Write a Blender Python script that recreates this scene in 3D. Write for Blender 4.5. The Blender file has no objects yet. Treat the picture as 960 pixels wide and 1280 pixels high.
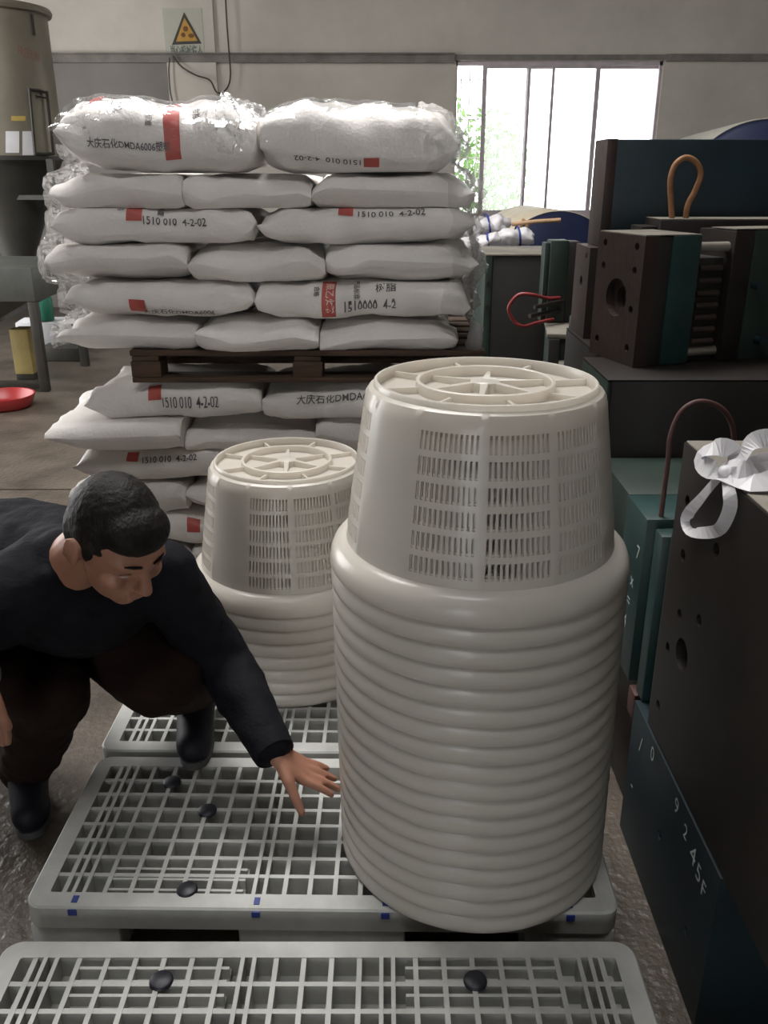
import bpy, bmesh, math, random
from mathutils import Vector, Matrix, noise, Quaternion
R = math.radians
PI = math.pi
random.seed(7)
scene = bpy.context.scene
C = scene.collection

# ------------------------------------------------------------------ camera
PITCH = R(21.25); F_PX = 1080.0; CAM_Z = 1.53
cam_d = bpy.data.cameras.new('camera'); cam = bpy.data.objects.new('camera', cam_d); C.objects.link(cam)
cam.location = (0, 0, CAM_Z); cam.rotation_euler = (R(90) - PITCH, 0, 0)
cam_d.sensor_fit = 'VERTICAL'; cam_d.sensor_height = 36; cam_d.lens = 36 * F_PX / 1280; cam_d.clip_start = .05
scene.camera = cam

# ------------------------------------------------------------------ world, daylight, exposure
world = bpy.data.worlds.new('overcast_sky'); scene.world = world; world.use_nodes = True
bg = world.node_tree.nodes['Background']; bg.inputs[0].default_value = (.96, .98, 1, 1); bg.inputs[1].default_value = 6.0
def area(name, loc, target, sx, sy, power, col):
    d = bpy.data.lights.new(name, 'AREA'); d.shape = 'RECTANGLE'; d.size = sx; d.size_y = sy; d.energy = power; d.color = col
    o = bpy.data.objects.new(name, d); C.objects.link(o); o.location = loc
    o.rotation_euler = (Vector(target) - Vector(loc)).to_track_quat('-Z', 'Y').to_euler()
    return o
area('daylight_left_door', (-5.75, 6.4, 1.9), (0, 6.4, 1.9), 4.0, 3.2, 130, (1, .97, .92))
area('daylight_skylight', (-1.0, 3.6, 5.15), (-1.0, 3.6, 0), 3.4, 1.6, 250, (1, .97, .93))
area('added_overhead_fill', (-.5, .1, 5.15), (-.5, .1, 0), 2.0, .8, 36, (1, .97, .94))  # added overhead fill lamp, brightens the basket and sack fronts
vs = scene.view_settings
vs.view_transform = 'Standard'; vs.look = 'None'; vs.gamma = 1; vs.exposure = -0.1; vs.use_curve_mapping = False
scene.cycles.max_bounces = 8; scene.cycles.transparent_max_bounces = 24; scene.cycles.sample_clamp_indirect = 4

# ------------------------------------------------------------------ projection helpers (photo pixel -> point at a chosen depth or height)
_rt = Vector((1, 0, 0)); _up = Vector((0, math.sin(PITCH), math.cos(PITCH))); _fw = Vector((0, math.cos(PITCH), -math.sin(PITCH)))
CAMP = Vector((0, 0, CAM_Z))
def ray(px, py): return _fw + _rt * ((px - 480) / F_PX) - _up * ((py - 640) / F_PX)
def at(px, py, Y): d = ray(px, py); return CAMP + d * (Y / d.y)
def atz(px, py, z): d = ray(px, py); return CAMP + d * ((z - CAM_Z) / d.z)

# ------------------------------------------------------------------ materials
MATS = {}
def mat(name, col, rough=.6, metal=0, var=.15, vscale=6, bump=0, bscale=60, spec=.5, coat=0, transl=0, col2=None, detail=6, stretch=None):
    if name in MATS: return MATS[name]
    m = bpy.data.materials.new(name); m.use_nodes = True; nt = m.node_tree; N = nt.nodes; L = nt.links
    b = N['Principled BSDF']; out = N['Material Output']
    b.inputs['Roughness'].default_value = rough; b.inputs['Metallic'].default_value = metal
    b.inputs['Specular IOR Level'].default_value = spec; b.inputs['Coat Weight'].default_value = coat
    tc = N.new('ShaderNodeTexCoord'); mp = N.new('ShaderNodeMapping'); L.new(tc.outputs['Object'], mp.inputs['Vector'])
    if stretch: mp.inputs['Scale'].default_value = stretch
    n1 = N.new('ShaderNodeTexNoise'); n1.inputs['Scale'].default_value = vscale; n1.inputs['Detail'].default_value = detail; n1.inputs['Roughness'].default_value = .6
    L.new(mp.outputs['Vector'], n1.inputs['Vector'])
    rp = N.new('ShaderNodeValToRGB'); L.new(n1.outputs['Fac'], rp.inputs['Fac'])
    a = Vector(col); lo = a * (1 - var); hi = Vector(col2) if col2 else a * (1 + var)
    rp.color_ramp.elements[0].position = .32; rp.color_ramp.elements[1].position = .68
    rp.color_ramp.elements[0].color = (*lo, 1); rp.color_ramp.elements[1].color = (min(hi[0], 1), min(hi[1], 1), min(hi[2], 1), 1)
    L.new(rp.outputs['Color'], b.inputs['Base Color'])
    if bump:
        n2 = N.new('ShaderNodeTexNoise'); n2.inputs['Scale'].default_value = bscale; n2.inputs['Detail'].default_value = 4
        L.new(mp.outputs['Vector'], n2.inputs['Vector'])
        bp = N.new('ShaderNodeBump'); bp.inputs['Strength'].default_value = bump; bp.inputs['Distance'].default_value = .01
        L.new(n2.outputs['Fac'], bp.inputs['Height']); L.new(bp.outputs['Normal'], b.inputs['Normal'])
    if transl:
        t = N.new('ShaderNodeBsdfTranslucent'); L.new(rp.outputs['Color'], t.inputs['Color'])
        mx = N.new('ShaderNodeMixShader'); mx.inputs[0].default_value = transl
        L.new(b.outputs[0], mx.inputs[1]); L.new(t.outputs[0], mx.inputs[2]); L.new(mx.outputs[0], out.inputs['Surface'])
    MATS[name] = m; return m
def film_mat(name, body=.05, rough=.12, bscale=30):
    m = bpy.data.materials.new(name); m.use_nodes = True; nt = m.node_tree; N = nt.nodes; L = nt.links
    N.remove(N['Principled BSDF']); out = N['Material Output']
    tr = N.new('ShaderNodeBsdfTransparent'); gl = N.new('ShaderNodeBsdfGlossy'); gl.inputs['Roughness'].default_value = rough
    df = N.new('ShaderNodeBsdfTranslucent'); df.inputs['Color'].default_value = (.9, .9, .9, 1)
    tc = N.new('ShaderNodeTexCoord'); nz = N.new('ShaderNodeTexNoise'); nz.inputs['Scale'].default_value = bscale; nz.inputs['Detail'].default_value = 3; nz.inputs['Distortion'].default_value = 1.2
    L.new(tc.outputs['Object'], nz.inputs['Vector'])
    bp = N.new('ShaderNodeBump'); bp.inputs['Strength'].default_value = .3; bp.inputs['Distance'].default_value = .02
    L.new(nz.outputs['Fac'], bp.inputs['Height']); L.new(bp.outputs['Normal'], gl.inputs['Normal'])
    fr = N.new('ShaderNodeFresnel'); fr.inputs['IOR'].default_value = 1.45; L.new(bp.outputs['Normal'], fr.inputs['Normal'])
    m1 = N.new('ShaderNodeMixShader'); m1.inputs[0].default_value = body
    L.new(tr.outputs[0], m1.inputs[1]); L.new(df.outputs[0], m1.inputs[2])
    m2 = N.new('ShaderNodeMixShader'); ml = N.new('ShaderNodeMath'); ml.operation = 'MULTIPLY'; ml.inputs[1].default_value = .5; L.new(fr.outputs[0], ml.inputs[0]); L.new(ml.outputs[0], m2.inputs[0]); L.new(m1.outputs[0], m2.inputs[1]); L.new(gl.outputs[0], m2.inputs[2])
    L.new(m2.outputs[0], out.inputs['Surface']); MATS[name] = m; return m

M_WALL = mat('limewashed_wall', (.60, .56, .50), .9, var=.10, vscale=1.3, bump=.15, bscale=20)
M_WALLB = mat('grey_dado_wall', (.23, .212, .197), .9, var=.10, vscale=1.5, bump=.15, bscale=20)
M_LEDGE = mat('grey_ledge', (.22, .20, .18), .9, var=.25, vscale=5)
M_FLOOR = mat('worn_concrete', (.105, .085, .068), .36, var=.35, vscale=4, bump=.55, bscale=38, detail=10)
M_CEIL = mat('low_bounce_ceiling', (.13, .12, .11), .9)  # unseen ceiling, coloured dark to cut bounced light
M_WALLD = mat('low_bounce_wall', (.15, .14, .125), .9, var=.2, vscale=1.5)  # unseen walls, coloured dark so they bounce less light
M_BASKET = mat('white_polypropylene', (.83, .79, .73), .26, var=.02, transl=.48, coat=.15)
M_PALLET = mat('scuffed_white_plastic', (.47, .47, .445), .45, var=.18, vscale=9, transl=.08, detail=9)
M_PLUG = mat('black_rubber', (.012, .012, .02), .45)
M_BLUE = mat('blue_plastic', (.02, .04, .22), .5)
M_SACK = mat('white_woven_sack', (.75, .71, .68), .5, var=.06, vscale=5, bump=.25, bscale=90)
M_RED = mat('red_print', (.46, .085, .07), .5, var=.12, vscale=20)
M_INK = mat('dark_ink', (.10, .095, .10), .6, var=.4, vscale=60)
M_INKW = mat('pale_ink', (.75, .55, .5), .6)
M_FILM = film_mat('clear_stretch_film', .02, .22, 16)
M_FILMW = film_mat('crumpled_film', .14, .24, 45)
M_MILK = film_mat('milky_film', .62, .25, 40)
M_WOOD = mat('old_pallet_wood', (.065, .036, .022), .8, var=.35, vscale=5, stretch=(1, 8, 8))
M_STICK = mat('bare_wood_stick', (.40, .25, .14), .7, var=.25, vscale=8)
M_BROWN = mat('rusty_mould_steel', (.034, .022, .019), .55, var=.35, vscale=7, bump=.2, bscale=40, metal=.2)
M_BROWN2 = mat('dark_oily_steel', (.014, .0095, .008), .5, var=.35, vscale=7, metal=.2)
M_TEAL = mat('teal_mould_paint', (.010, .034, .032), .45, var=.35, vscale=6)
M_GREEN = mat('green_machine_paint', (.015, .028, .022), .5, var=.3, vscale=6)
M_NAVY = mat('blue_mould_paint', (.008, .021, .029), .5, var=.35, vscale=5)
M_BLACK = mat('black_grime', (.014, .012, .011), .6, var=.3)
M_STEELTOP = mat('bare_ground_steel', (.22, .20, .17), .6, var=.2, vscale=8, metal=.3)
M_DUST = mat('dusty_steel_top', (.15, .135, .11), .7, var=.3, vscale=9)
M_CHALK = mat('chalk_mark', (.45, .50, .50), .9)
M_HOOK = mat('orange_lifting_rope', (.24, .11, .045), .6, var=.25, vscale=30)
M_RUST = mat('rusty_rod', (.075, .030, .025), .6)
M_REDWIRE = mat('red_cable', (.22, .03, .03), .4)
M_RIBBON = mat('white_ribbon', (.80, .78, .80), .35, var=.03, transl=.25)
M_HOPPER = mat('dull_stainless', (.24, .215, .17), .42, metal=.45, var=.1, vscale=3)
M_FRAME = mat('dark_grey_frame', (.045, .042, .036), .5, metal=.3)
M_STEEL = mat('grey_sheet_steel', (.11, .115, .105), .5, metal=.4)
M_WIN = mat('lilac_grey_aluminium', (.52, .46, .48), .5)
M_DRUM = mat('dark_blue_drum', (.009, .016, .055), .45, var=.25, vscale=4)
M_DRUMTOP = mat('dusty_drum_shell', (.20, .19, .165), .6, var=.15)
M_CREAM = mat('cream_drum_shell', (.62, .54, .40), .6, var=.12)
M_SIGN = mat('sign_board', (.50, .49, .41), .6, var=.03)
M_SIGNY = mat('sign_yellow', (.55, .30, .05), .6, var=.08, vscale=20)
M_SIGNK = mat('sign_black', (.06, .055, .05), .7)
M_SIGNG = mat('sign_lettering', (.16, .19, .16), .7)
M_SIGNB = mat('sign_symbol', (.17, .075, .02), .7)
M_CABLE = mat('dark_cable', (.07, .055, .045), .6)
M_LABEL = mat('paper_label', (.70, .70, .72), .5, var=.05)
M_LABELY = mat('yellow_label', (.50, .36, .10), .5)
M_FADED = mat('faded_red_paint', (.26, .12, .085), .7)
M_YELLOWBOX = mat('yellow_box', (.42, .33, .12), .6)
M_GREENP = mat('green_plastic', (.03, .18, .12), .4)
M_REDP = mat('red_plastic', (.36, .03, .03), .4)
M_SKIN = mat('skin', (.33, .155, .10), .5, var=.08, vscale=25, bump=.05, bscale=200)
M_HAIR = mat('black_hair', (.009, .007, .006), .6, var=.4, vscale=60, spec=.2, bump=.35, bscale=160, stretch=(1, 1, .4))
M_JACKET = mat('dark_navy_jacket', (.0055, .0055, .0085), .8, spec=.15, var=.2, vscale=10, bump=.25, bscale=120)
M_TROUSER = mat('dark_brown_trousers', (.016, .008, .006), .85, spec=.15, var=.2, vscale=10, bump=.2, bscale=120)
M_SHOE = mat('dark_shoe', (.009, .009, .015), .6, var=.2, spec=.3)
M_SOLE = mat('grey_sole', (.06, .06, .06), .7)
M_EYE = mat('eye', (.35, .32, .30), .2)
M_LEAF = mat('tree_leaf', (.10, .20, .05), .6, var=.4, vscale=3, transl=.35)
M_BARK = mat('tree_bark', (.10, .08, .06), .9)

# ------------------------------------------------------------------ mesh helpers
class MB:
    def __init__(s): s.v = []; s.f = []
    def add(s, vs, fs):
        k = len(s.v); s.v += [Vector(v) for v in vs]; s.f += [tuple(i + k for i in f) for f in fs]; return s
    def box(s, x0, x1, y0, y1, z0, z1, M=None):
        p = [Vector((x, y, z)) for z in (z0, z1) for y in (y0, y1) for x in (x0, x1)]
        if M: p = [M @ q for q in p]
        return s.add(p, [(0, 2, 3, 1), (4, 5, 7, 6), (0, 1, 5, 4), (2, 6, 7, 3), (0, 4, 6, 2), (1, 3, 7, 5)])
    def grid(s, fn, nu, nv, wu=False, wv=False):
        vs = [fn(i / nu, j / nv) for i in range(nu + (not wu)) for j in range(nv + (not wv))]
        w = nv + (not wv); h = nu + (not wu)
        fs = [(i * w + j, ((i + 1) % h) * w + j, ((i + 1) % h) * w + (j + 1) % w, i * w + (j + 1) % w) for i in range(nu) for j in range(nv)]
        return s.add(vs, fs)
    def lathe(s, prof, n=48, M=None, closed=False):
        m = len(prof); vs = []
        for i in range(n):
            a = 2 * PI * i / n
            for r, z in prof: 
                q = Vector((r * math.cos(a), r * math.sin(a), z)); vs.append(M @ q if M else q)
        fs = [(i * m + j, ((i + 1) % n) * m + j, ((i + 1) % n) * m + (j + 1) % m, i * m + (j + 1) % m) for i in range(n) for j in range(m if closed else m - 1)]
        return s.add(vs, fs)
    def cyl(s, p0, p1, r0, r1=None, n=20, cap=True):
        p0 = Vector(p0); p1 = Vector(p1); r1 = r0 if r1 is None else r1
        q = (p1 - p0).to_track_quat('Z', 'Y').to_matrix()
        vs = [p0 + q @ Vector((r0 * math.cos(2 * PI * i / n), r0 * math.sin(2 * PI * i / n), 0)) for i in range(n)] + \
             [p1 + q @ Vector((r1 * math.cos(2 * PI * i / n), r1 * math.sin(2 * PI * i / n), 0)) for i in range(n)]
        fs = [(i, (i + 1) % n, n + (i + 1) % n, n + i) for i in range(n)]
        if cap: fs += [tuple(range(n - 1, -1, -1)), tuple(range(n, 2 * n))]
        return s.add(vs, fs)
    def tube(s, pts, r, n=8, cap=True, taper=None):
        pts = [Vector(p) for p in pts]; k = len(pts); T = []
        for i in range(k): T.append((pts[min(i + 1, k - 1)] - pts[max(i - 1, 0)]).normalized())
        nrm = T[0].orthogonal().normalized(); vs = []
        for i in range(k):
            nrm = (nrm - T[i] * nrm.dot(T[i])); nrm = nrm.normalized() if nrm.length > 1e-6 else T[i].orthogonal().normalized()
            b = T[i].cross(nrm); rr = r * (taper[i] if taper else 1)
            vs += [pts[i] + (nrm * math.cos(2 * PI * j / n) + b * math.sin(2 * PI * j / n)) * rr for j in range(n)]
        fs = [(i * n + j, i * n + (j + 1) % n, (i + 1) * n + (j + 1) % n, (i + 1) * n + j) for i in range(k - 1) for j in range(n)]
        if cap: fs += [tuple(range(n - 1, -1, -1)), tuple(range((k - 1) * n, k * n))]
        return s.add(vs, fs)
    def mesh(s, name, m, smooth=None):
        me = bpy.data.meshes.new(name); me.from_pydata([tuple(v) for v in s.v], [], s.f)
        bm = bmesh.new(); bm.from_mesh(me); bmesh.ops.recalc_face_normals(bm, faces=bm.faces); bm.to_mesh(me); bm.free()
        if smooth is not None:
            me.shade_smooth()
            if smooth < 180: me.set_sharp_from_angle(angle=R(smooth))
        me.materials.append(m); return me
def link(name, me, parent=None, M=None):
    o = bpy.data.objects.new(name, me); C.objects.link(o)
    if parent: o.parent = parent
    if M is not None: o.matrix_local = M
    return o
def spline(pts, k=8):
    P = [Vector(p) for p in pts]; P = [P[0] * 2 - P[1]] + P + [P[-1] * 2 - P[-2]]; out = []
    for i in range(1, len(P) - 2):
        a, b, c, d = P[i - 1:i + 3]
        for j in range(k):
            t = j / k; out.append(.5 * (2 * b + (c - a) * t + (2 * a - 5 * b + 4 * c - d) * t * t + (3 * b - a - 3 * c + d) * t ** 3))
    return out + [P[-2]]
def tag(o, label, cat, group=None, kind=None):
    o['label'] = label; o['category'] = cat
    if group: o['group'] = group
    if kind: o['kind'] = kind
    return o
def thing(name, label, cat, loc=(0, 0, 0), rz=0, group=None):
    o = bpy.data.objects.new(name, None); C.objects.link(o); o.empty_display_size = .1
    o.location = loc; o.rotation_euler = (0, 0, rz); return tag(o, label, cat, group)
def struct(name, me, label, cat):
    o = link(name, me); return tag(o, label, cat, kind='structure')
def bevel_box(name, x0, x1, y0, y1, z0, z1, m, parent=None, bw=.006, M=None, cuts=(), seg=2):
    """box with rounded edges; cuts = list of (p0, p1, radius) bores taken out of it"""
    b = MB().box(x0, x1, y0, y1, z0, z1); me = b.mesh(name, m)
    if cuts:
        cb = MB()
        for p0, p1, r in cuts: cb.cyl(p0, p1, r, n=24)
        co = bpy.data.objects.new('tmp_cut', cb.mesh('tmp_cut', m)); C.objects.link(co)
        to = bpy.data.objects.new('tmp_blk', me); C.objects.link(to)
        md = to.modifiers.new('b', 'BOOLEAN'); md.object = co; md.operation = 'DIFFERENCE'; md.solver = 'EXACT'; md.use_self = True
        dg = bpy.context.evaluated_depsgraph_get(); new = bpy.data.meshes.new_from_object(to.evaluated_get(dg))
        bpy.data.objects.remove(to); bpy.data.objects.remove(co); me = new; me.name = name
        if not me.materials: me.materials.append(m)
    else:
        bm = bmesh.new(); bm.from_mesh(me)
        bmesh.ops.bevel(bm, geom=bm.edges[:], offset=bw, segments=seg, affect='EDGES', profile=.5); bm.to_mesh(me); bm.free()
        me.shade_smooth(); me.set_sharp_from_angle(angle=R(40))
    return link(name, me, parent, M)
def text_geo(s, size, bold=.0):
    cu = bpy.data.curves.new('tmp_text', 'FONT'); cu.body = s; cu.size = size; cu.align_x = 'CENTER'; cu.align_y = 'CENTER'; cu.offset = bold; cu.resolution_u = 3
    o = bpy.data.objects.new('tmp_text', cu); C.objects.link(o)
    dg = bpy.context.evaluated_depsgraph_get(); me = bpy.data.meshes.new_from_object(o.evaluated_get(dg))
    v = [p.co.copy() for p in me.vertices]; f = [tuple(p.vertices) for p in me.polygons]
    bpy.data.objects.remove(o); bpy.data.meshes.remove(me); bpy.data.curves.remove(cu); return v, f
def evaluated(me, mods):
    o = bpy.data.objects.new('tmp_eval', me); C.objects.link(o)
    for kind, props in mods:
        md = o.modifiers.new('m', kind)
        for k, v in props.items(): setattr(md, k, v)
    dg = bpy.context.evaluated_depsgraph_get(); new = bpy.data.meshes.new_from_object(o.evaluated_get(dg))
    bpy.data.objects.remove(o); return new

# ================================================================== THE ROOM
YB = 11.0; XL = -5.6; XR = 4.6; YF = -4.5; HC = 5.2
b = MB()
b.box(XL - .3, XR + .3, YF - .3, 4.252, -.15, 0); b.box(XL - .3, XR + .3, 4.268, YB + .3, -.15, 0); b.box(XL - .3, XR + .3, YF - .3, YB + .3, -.3, -.012)
struct('floor', b.mesh('floor', M_FLOOR), 'worn grey concrete floor with one straight expansion joint', 'floor')
b = MB(); b.box(XL - .3, XR + .3, YF - .3, -.3, HC, HC + .2); b.box(XL - .3, XR + .3, .5, 2.8, HC, HC + .2); b.box(XL - .3, -1.5, -.3, .5, HC, HC + .2); b.box(.5, XR + .3, -.3, .5, HC, HC + .2); b.box(XL - .3, XR + .3, 4.4, YB + .3, HC, HC + .2)  # the smaller opening is added for the overhead fill lamp
b.box(XL - .3, -2.7, 2.8, 4.4, HC, HC + .2); b.box(.7, XR + .3, 2.8, 4.4, HC, HC + .2)
struct('ceiling', b.mesh('ceiling', M_CEIL), 'high workshop ceiling with a skylight and an added fill opening', 'ceiling')
wa = at(565, 272, YB); wb = at(830, 76, YB)
WX0, WX1, WZ0, WZ1 = wa.x, wb.x, wa.z, wb.z
ZL = at(400, 73, YB).z
b = MB(); b.box(XL, WX0, YB, YB + .25, 0, HC); b.box(WX1, XR, YB, YB + .25, 0, HC); b.box(WX0, WX1, YB, YB + .25, 0, WZ0); b.box(WX0, WX1, YB, YB + .25, WZ1, HC)
wall = struct('wall_back', b.mesh('wall_back', M_WALL), 'dirty whitewashed rear wall with the bright window', 'wall')
b = MB(); b.box(XL - .25, XL, YF, 4.4, 0, HC); b.box(XL - .25, XL, 8.4, YB, 0, HC); b.box(XL - .25, XL, 4.4, 8.4, 3.5, HC)
struct('wall_left', b.mesh('wall_left', M_WALLD), 'side wall darkened to cut bounce, with a wide open doorway', 'wall')
struct('wall_right', MB().box(XR, XR + .25, YF, YB, 0, HC).mesh('wall_right', M_WALLD), 'side wall darkened to cut bounce, behind the moulds', 'wall')
b = MB(); b.box(XL, -2.4, YF - .25, YF, 0, HC); b.box(-.7, XR, YF - .25, YF, 0, HC); b.box(-2.4, -.7, YF - .25, YF, 2.3, HC)  # unseen doorway, sized to let in front fill light
struct('wall_front', b.mesh('wall_front', M_WALLD), 'wall darkened to cut bounce, with an unseen fill doorway behind the viewer', 'wall')
# horizontal ledge / conduit and pilaster on the rear wall
b = MB(); b.box(XL, WX0 - .02, YB - .05, YB, ZL - .045, ZL + .035); b.box(XL, WX0 - .02, YB - .08, YB, ZL + .035, ZL + .05)
b.box(WX1 + .02, XR, YB - .05, YB, ZL - .03, ZL + .04); b.box(WX0 - .02, WX1 + .02, YB - .03, YB, WZ1 + .005, WZ1 + .06)
struct('trim_1', b.mesh('trim_1', M_LEDGE), 'grey dusty ledge running along the rear wall', 'ledge')
px0 = at(211, 100, YB).x; px1 = at(272, 100, YB).x
struct('trim_2', MB().box(px0, px1, YB - .04, YB - .0005, 0, HC).mesh('trim_2', M_WALL), 'shallow wall pilaster carrying the warning sign', 'pilaster')
# the lower grey wall coat between ledge and floor, hopper side
struct('trim_3', MB().box(XL, px0 - .01, YB - .012, YB - .0004, 0, ZL - .05).mesh('trim_3', M_WALLB), 'greyer painted lower wall between corner and pilaster', 'wall panel')

# ---- window: frame, sliding sashes, panes, security bars
win = thing('window_1', 'bright overexposed sliding window with lilac grey frame', 'window', (0, 0, 0)); win['kind'] = 'structure'
fy0, fy1 = YB + .02, YB + .10
def xw(px): return at(px, 170, YB).x
fr = MB(); t = .045
fr.box(WX0, WX1, fy0, fy1, WZ0, WZ0 + t); fr.box(WX0, WX1, fy0, fy1, WZ1 - t, WZ1)
fr.box(WX1 - t * .8, WX1, fy0, fy1, WZ0, WZ1); fr.box(WX0, WX0 + .02, fy0, fy1, WZ0, WZ1)
link('window_frame', fr.mesh('window_frame', M_WIN), win)
M_GLASS = film_mat('window_glass', .10, .02, 1); M_GLASS.node_tree.nodes['Bump'].inputs['Strength'].default_value = 0
for (a, c_, dy, wl, wr) in ((601, 660, 0, .05, .032), (655, 690, .035, .03, .03), (686, 745, .0, .03, .05), (740, 828, .035, .05, .03)):
    x0, x1 = xw(a), xw(c_); s = MB(); y0 = fy0 + .005 + dy; y1 = y0 + .03
    s.box(x0, x0 + wl, y0, y1, WZ0 + t, WZ1 - t); s.box(x1 - wr, x1, y0, y1, WZ0 + t, WZ1 - t)
    s.box(x0 + wl, x1 - wr, y0, y1, WZ0 + t, WZ0 + t + .04); s.box(x0 + wl, x1 - wr, y0, y1, WZ1 - t - .03, WZ1 - t)
    so = link('sash', s.mesh('sash', M_WIN), win)
    link('pane', MB().box(x0 + wl, x1 - wr, y0 + .012, y0 + .018, WZ0 + t + .04, WZ1 - t - .03).mesh('pane', M_GLASS), so)
for i in range(3):
    x = WX0 + .08 + i * .10
    link('security_bar', MB().cyl((x, YB + .2, WZ0), (x, YB + .2, WZ1), .007, n=8).mesh('security_bar', M_WIN), win)
for i in range(4):
    z = WZ0 + .25 + i * .42
    link('security_bar', MB().cyl((WX0, YB + .2, z), (xw(603), YB + .2, z), .006, n=8).mesh('security_bar', M_WIN), win)

# ---- trees outside, seen through the open casement
def tree(name, x, y, h, r, n, label, sd):
    rnd = random.Random(sd); t = thing(name, label, 'tree', (x, y, 0), group='trees outside the window')
    link('trunk', MB().tube(spline([(0, 0, 0), (.05, .02, h * .3), (-.03, 0, h * .6), (.02, 0, h * .9)]), .06, 8, taper=None).mesh('trunk', M_BARK, 60), t)
    b = MB()
    for i in range(n):
        v = Vector((rnd.gauss(0, 1), rnd.gauss(0, 1), rnd.gauss(0, 1))); v.normalize(); v *= r * rnd.random() ** .45
        c = Vector((v.x, v.y, h * .62 + v.z * 1.5)); q = Quaternion((rnd.random() - .5, rnd.random() - .5, rnd.random() - .5, rnd.random() - .5)); q.normalize()
        l = rnd.uniform(.05, .10); w = l * .4
        b.add([c + q @ Vector(p) for p in ((-l, 0, 0), (0, -w, .01), (l, 0, 0), (0, w, .01))], [(0, 1, 2, 3)])
    fo = link('foliage', b.mesh('foliage', M_LEAF), t); fo['kind'] = 'stuff'
tree('broadleaf_tree', 1.55, 14.4, 2.3, .75, 900, 'leafy green tree close outside the open casement', 3)
tree('broadleaf_tree', .75, 16.0, 3.3, .8, 500, 'taller thin tree farther outside, beyond the leafy tree', 5)

# ---- warning sign and wall cables
sg = thing('warning_sign', 'yellow triangular hazard sign on pale board above the wall ledge', 'sign', (0, 0, 0))
s0 = at(208, 76, YB - .045); s1 = at(252, 10, YB - .045); ys = YB - .045
link('board', MB().box(s0.x, s1.x, ys, ys + .004, s0.z + .02, s1.z).mesh('board', M_SIGN), sg)
def tri(px, y, m, nm):
    p = [at(*q, y) for q in px]; v = [Vector((q.x, y, q.z)) for q in p] + [Vector((q.x, y + .003, q.z)) for q in p]
    link(nm, MB().add(v, [(0, 1, 2), (5, 4, 3), (0, 3, 4, 1), (1, 4, 5, 2), (2, 5, 3, 0)]).mesh(nm, m), sg)
tri([(215, 56), (252, 54.5), (230, 15)], ys - .004, M_SIGNK, 'border_triangle')
tri([(220, 52), (247, 51), (230.5, 22)], ys - .008, M_SIGNY, 'warning_triangle')
def gear(px, py, r, sx=1):
    c = at(px, py, ys - .011); b = MB(); k = 16
    v = []
    for i in range(k):
        a = 2 * PI * i / k; rr = r * (1 if i % 2 else .72); v.append(Vector((c.x + rr * sx * math.cos(a), ys - .011, c.z + rr * math.sin(a))))
    v += [q + Vector((0, .003, 0)) for q in v]
    b.add(v, [tuple(range(k)), tuple(range(2 * k - 1, k - 1, -1))] + [(i, i + k, (i + 1) % k + k, (i + 1) % k) for i in range(k)])
    link('gear_symbol', b.mesh('gear_symbol', M_SIGNB), sg)
gear(232, 36, .032); gear(229, 43.5, .028); gear(239, 44.5, .026, 1.5)
v, f = text_geo('当心机械伤人', .075, .002); c = at(233, 63, ys - .004)
link('lettering', MB().add([Vector((c.x + q.x * .82, ys - .004, c.z + q.y * 1.25)) for q in v], f).mesh('lettering', M_SIGNG), sg)
yc = YB - .09
tag(link('wall_cable', MB().tube(spline([at(*p, yc) for p in ((281, -30), (283, 20), (286, 62), (288, 92), (285, 108), (277, 116), (270, 114), (262, 100), (245, 94), (228, 84), (216, 70))]), .009, 6).mesh('wall_cable', M_CABLE, 60)), 'thin dark cable hanging in a loop below the ledge', 'cable')
tag(link('wall_cable', MB().tube(spline([at(*p, yc) for p in ((212, 72), (211, 90), (213, 115), (217, 135), (218, 170))]), .008, 6).mesh('wall_cable', M_CABLE, 60)), 'thin dark cable dropping straight down beside the pilaster edge', 'cable')

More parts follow.
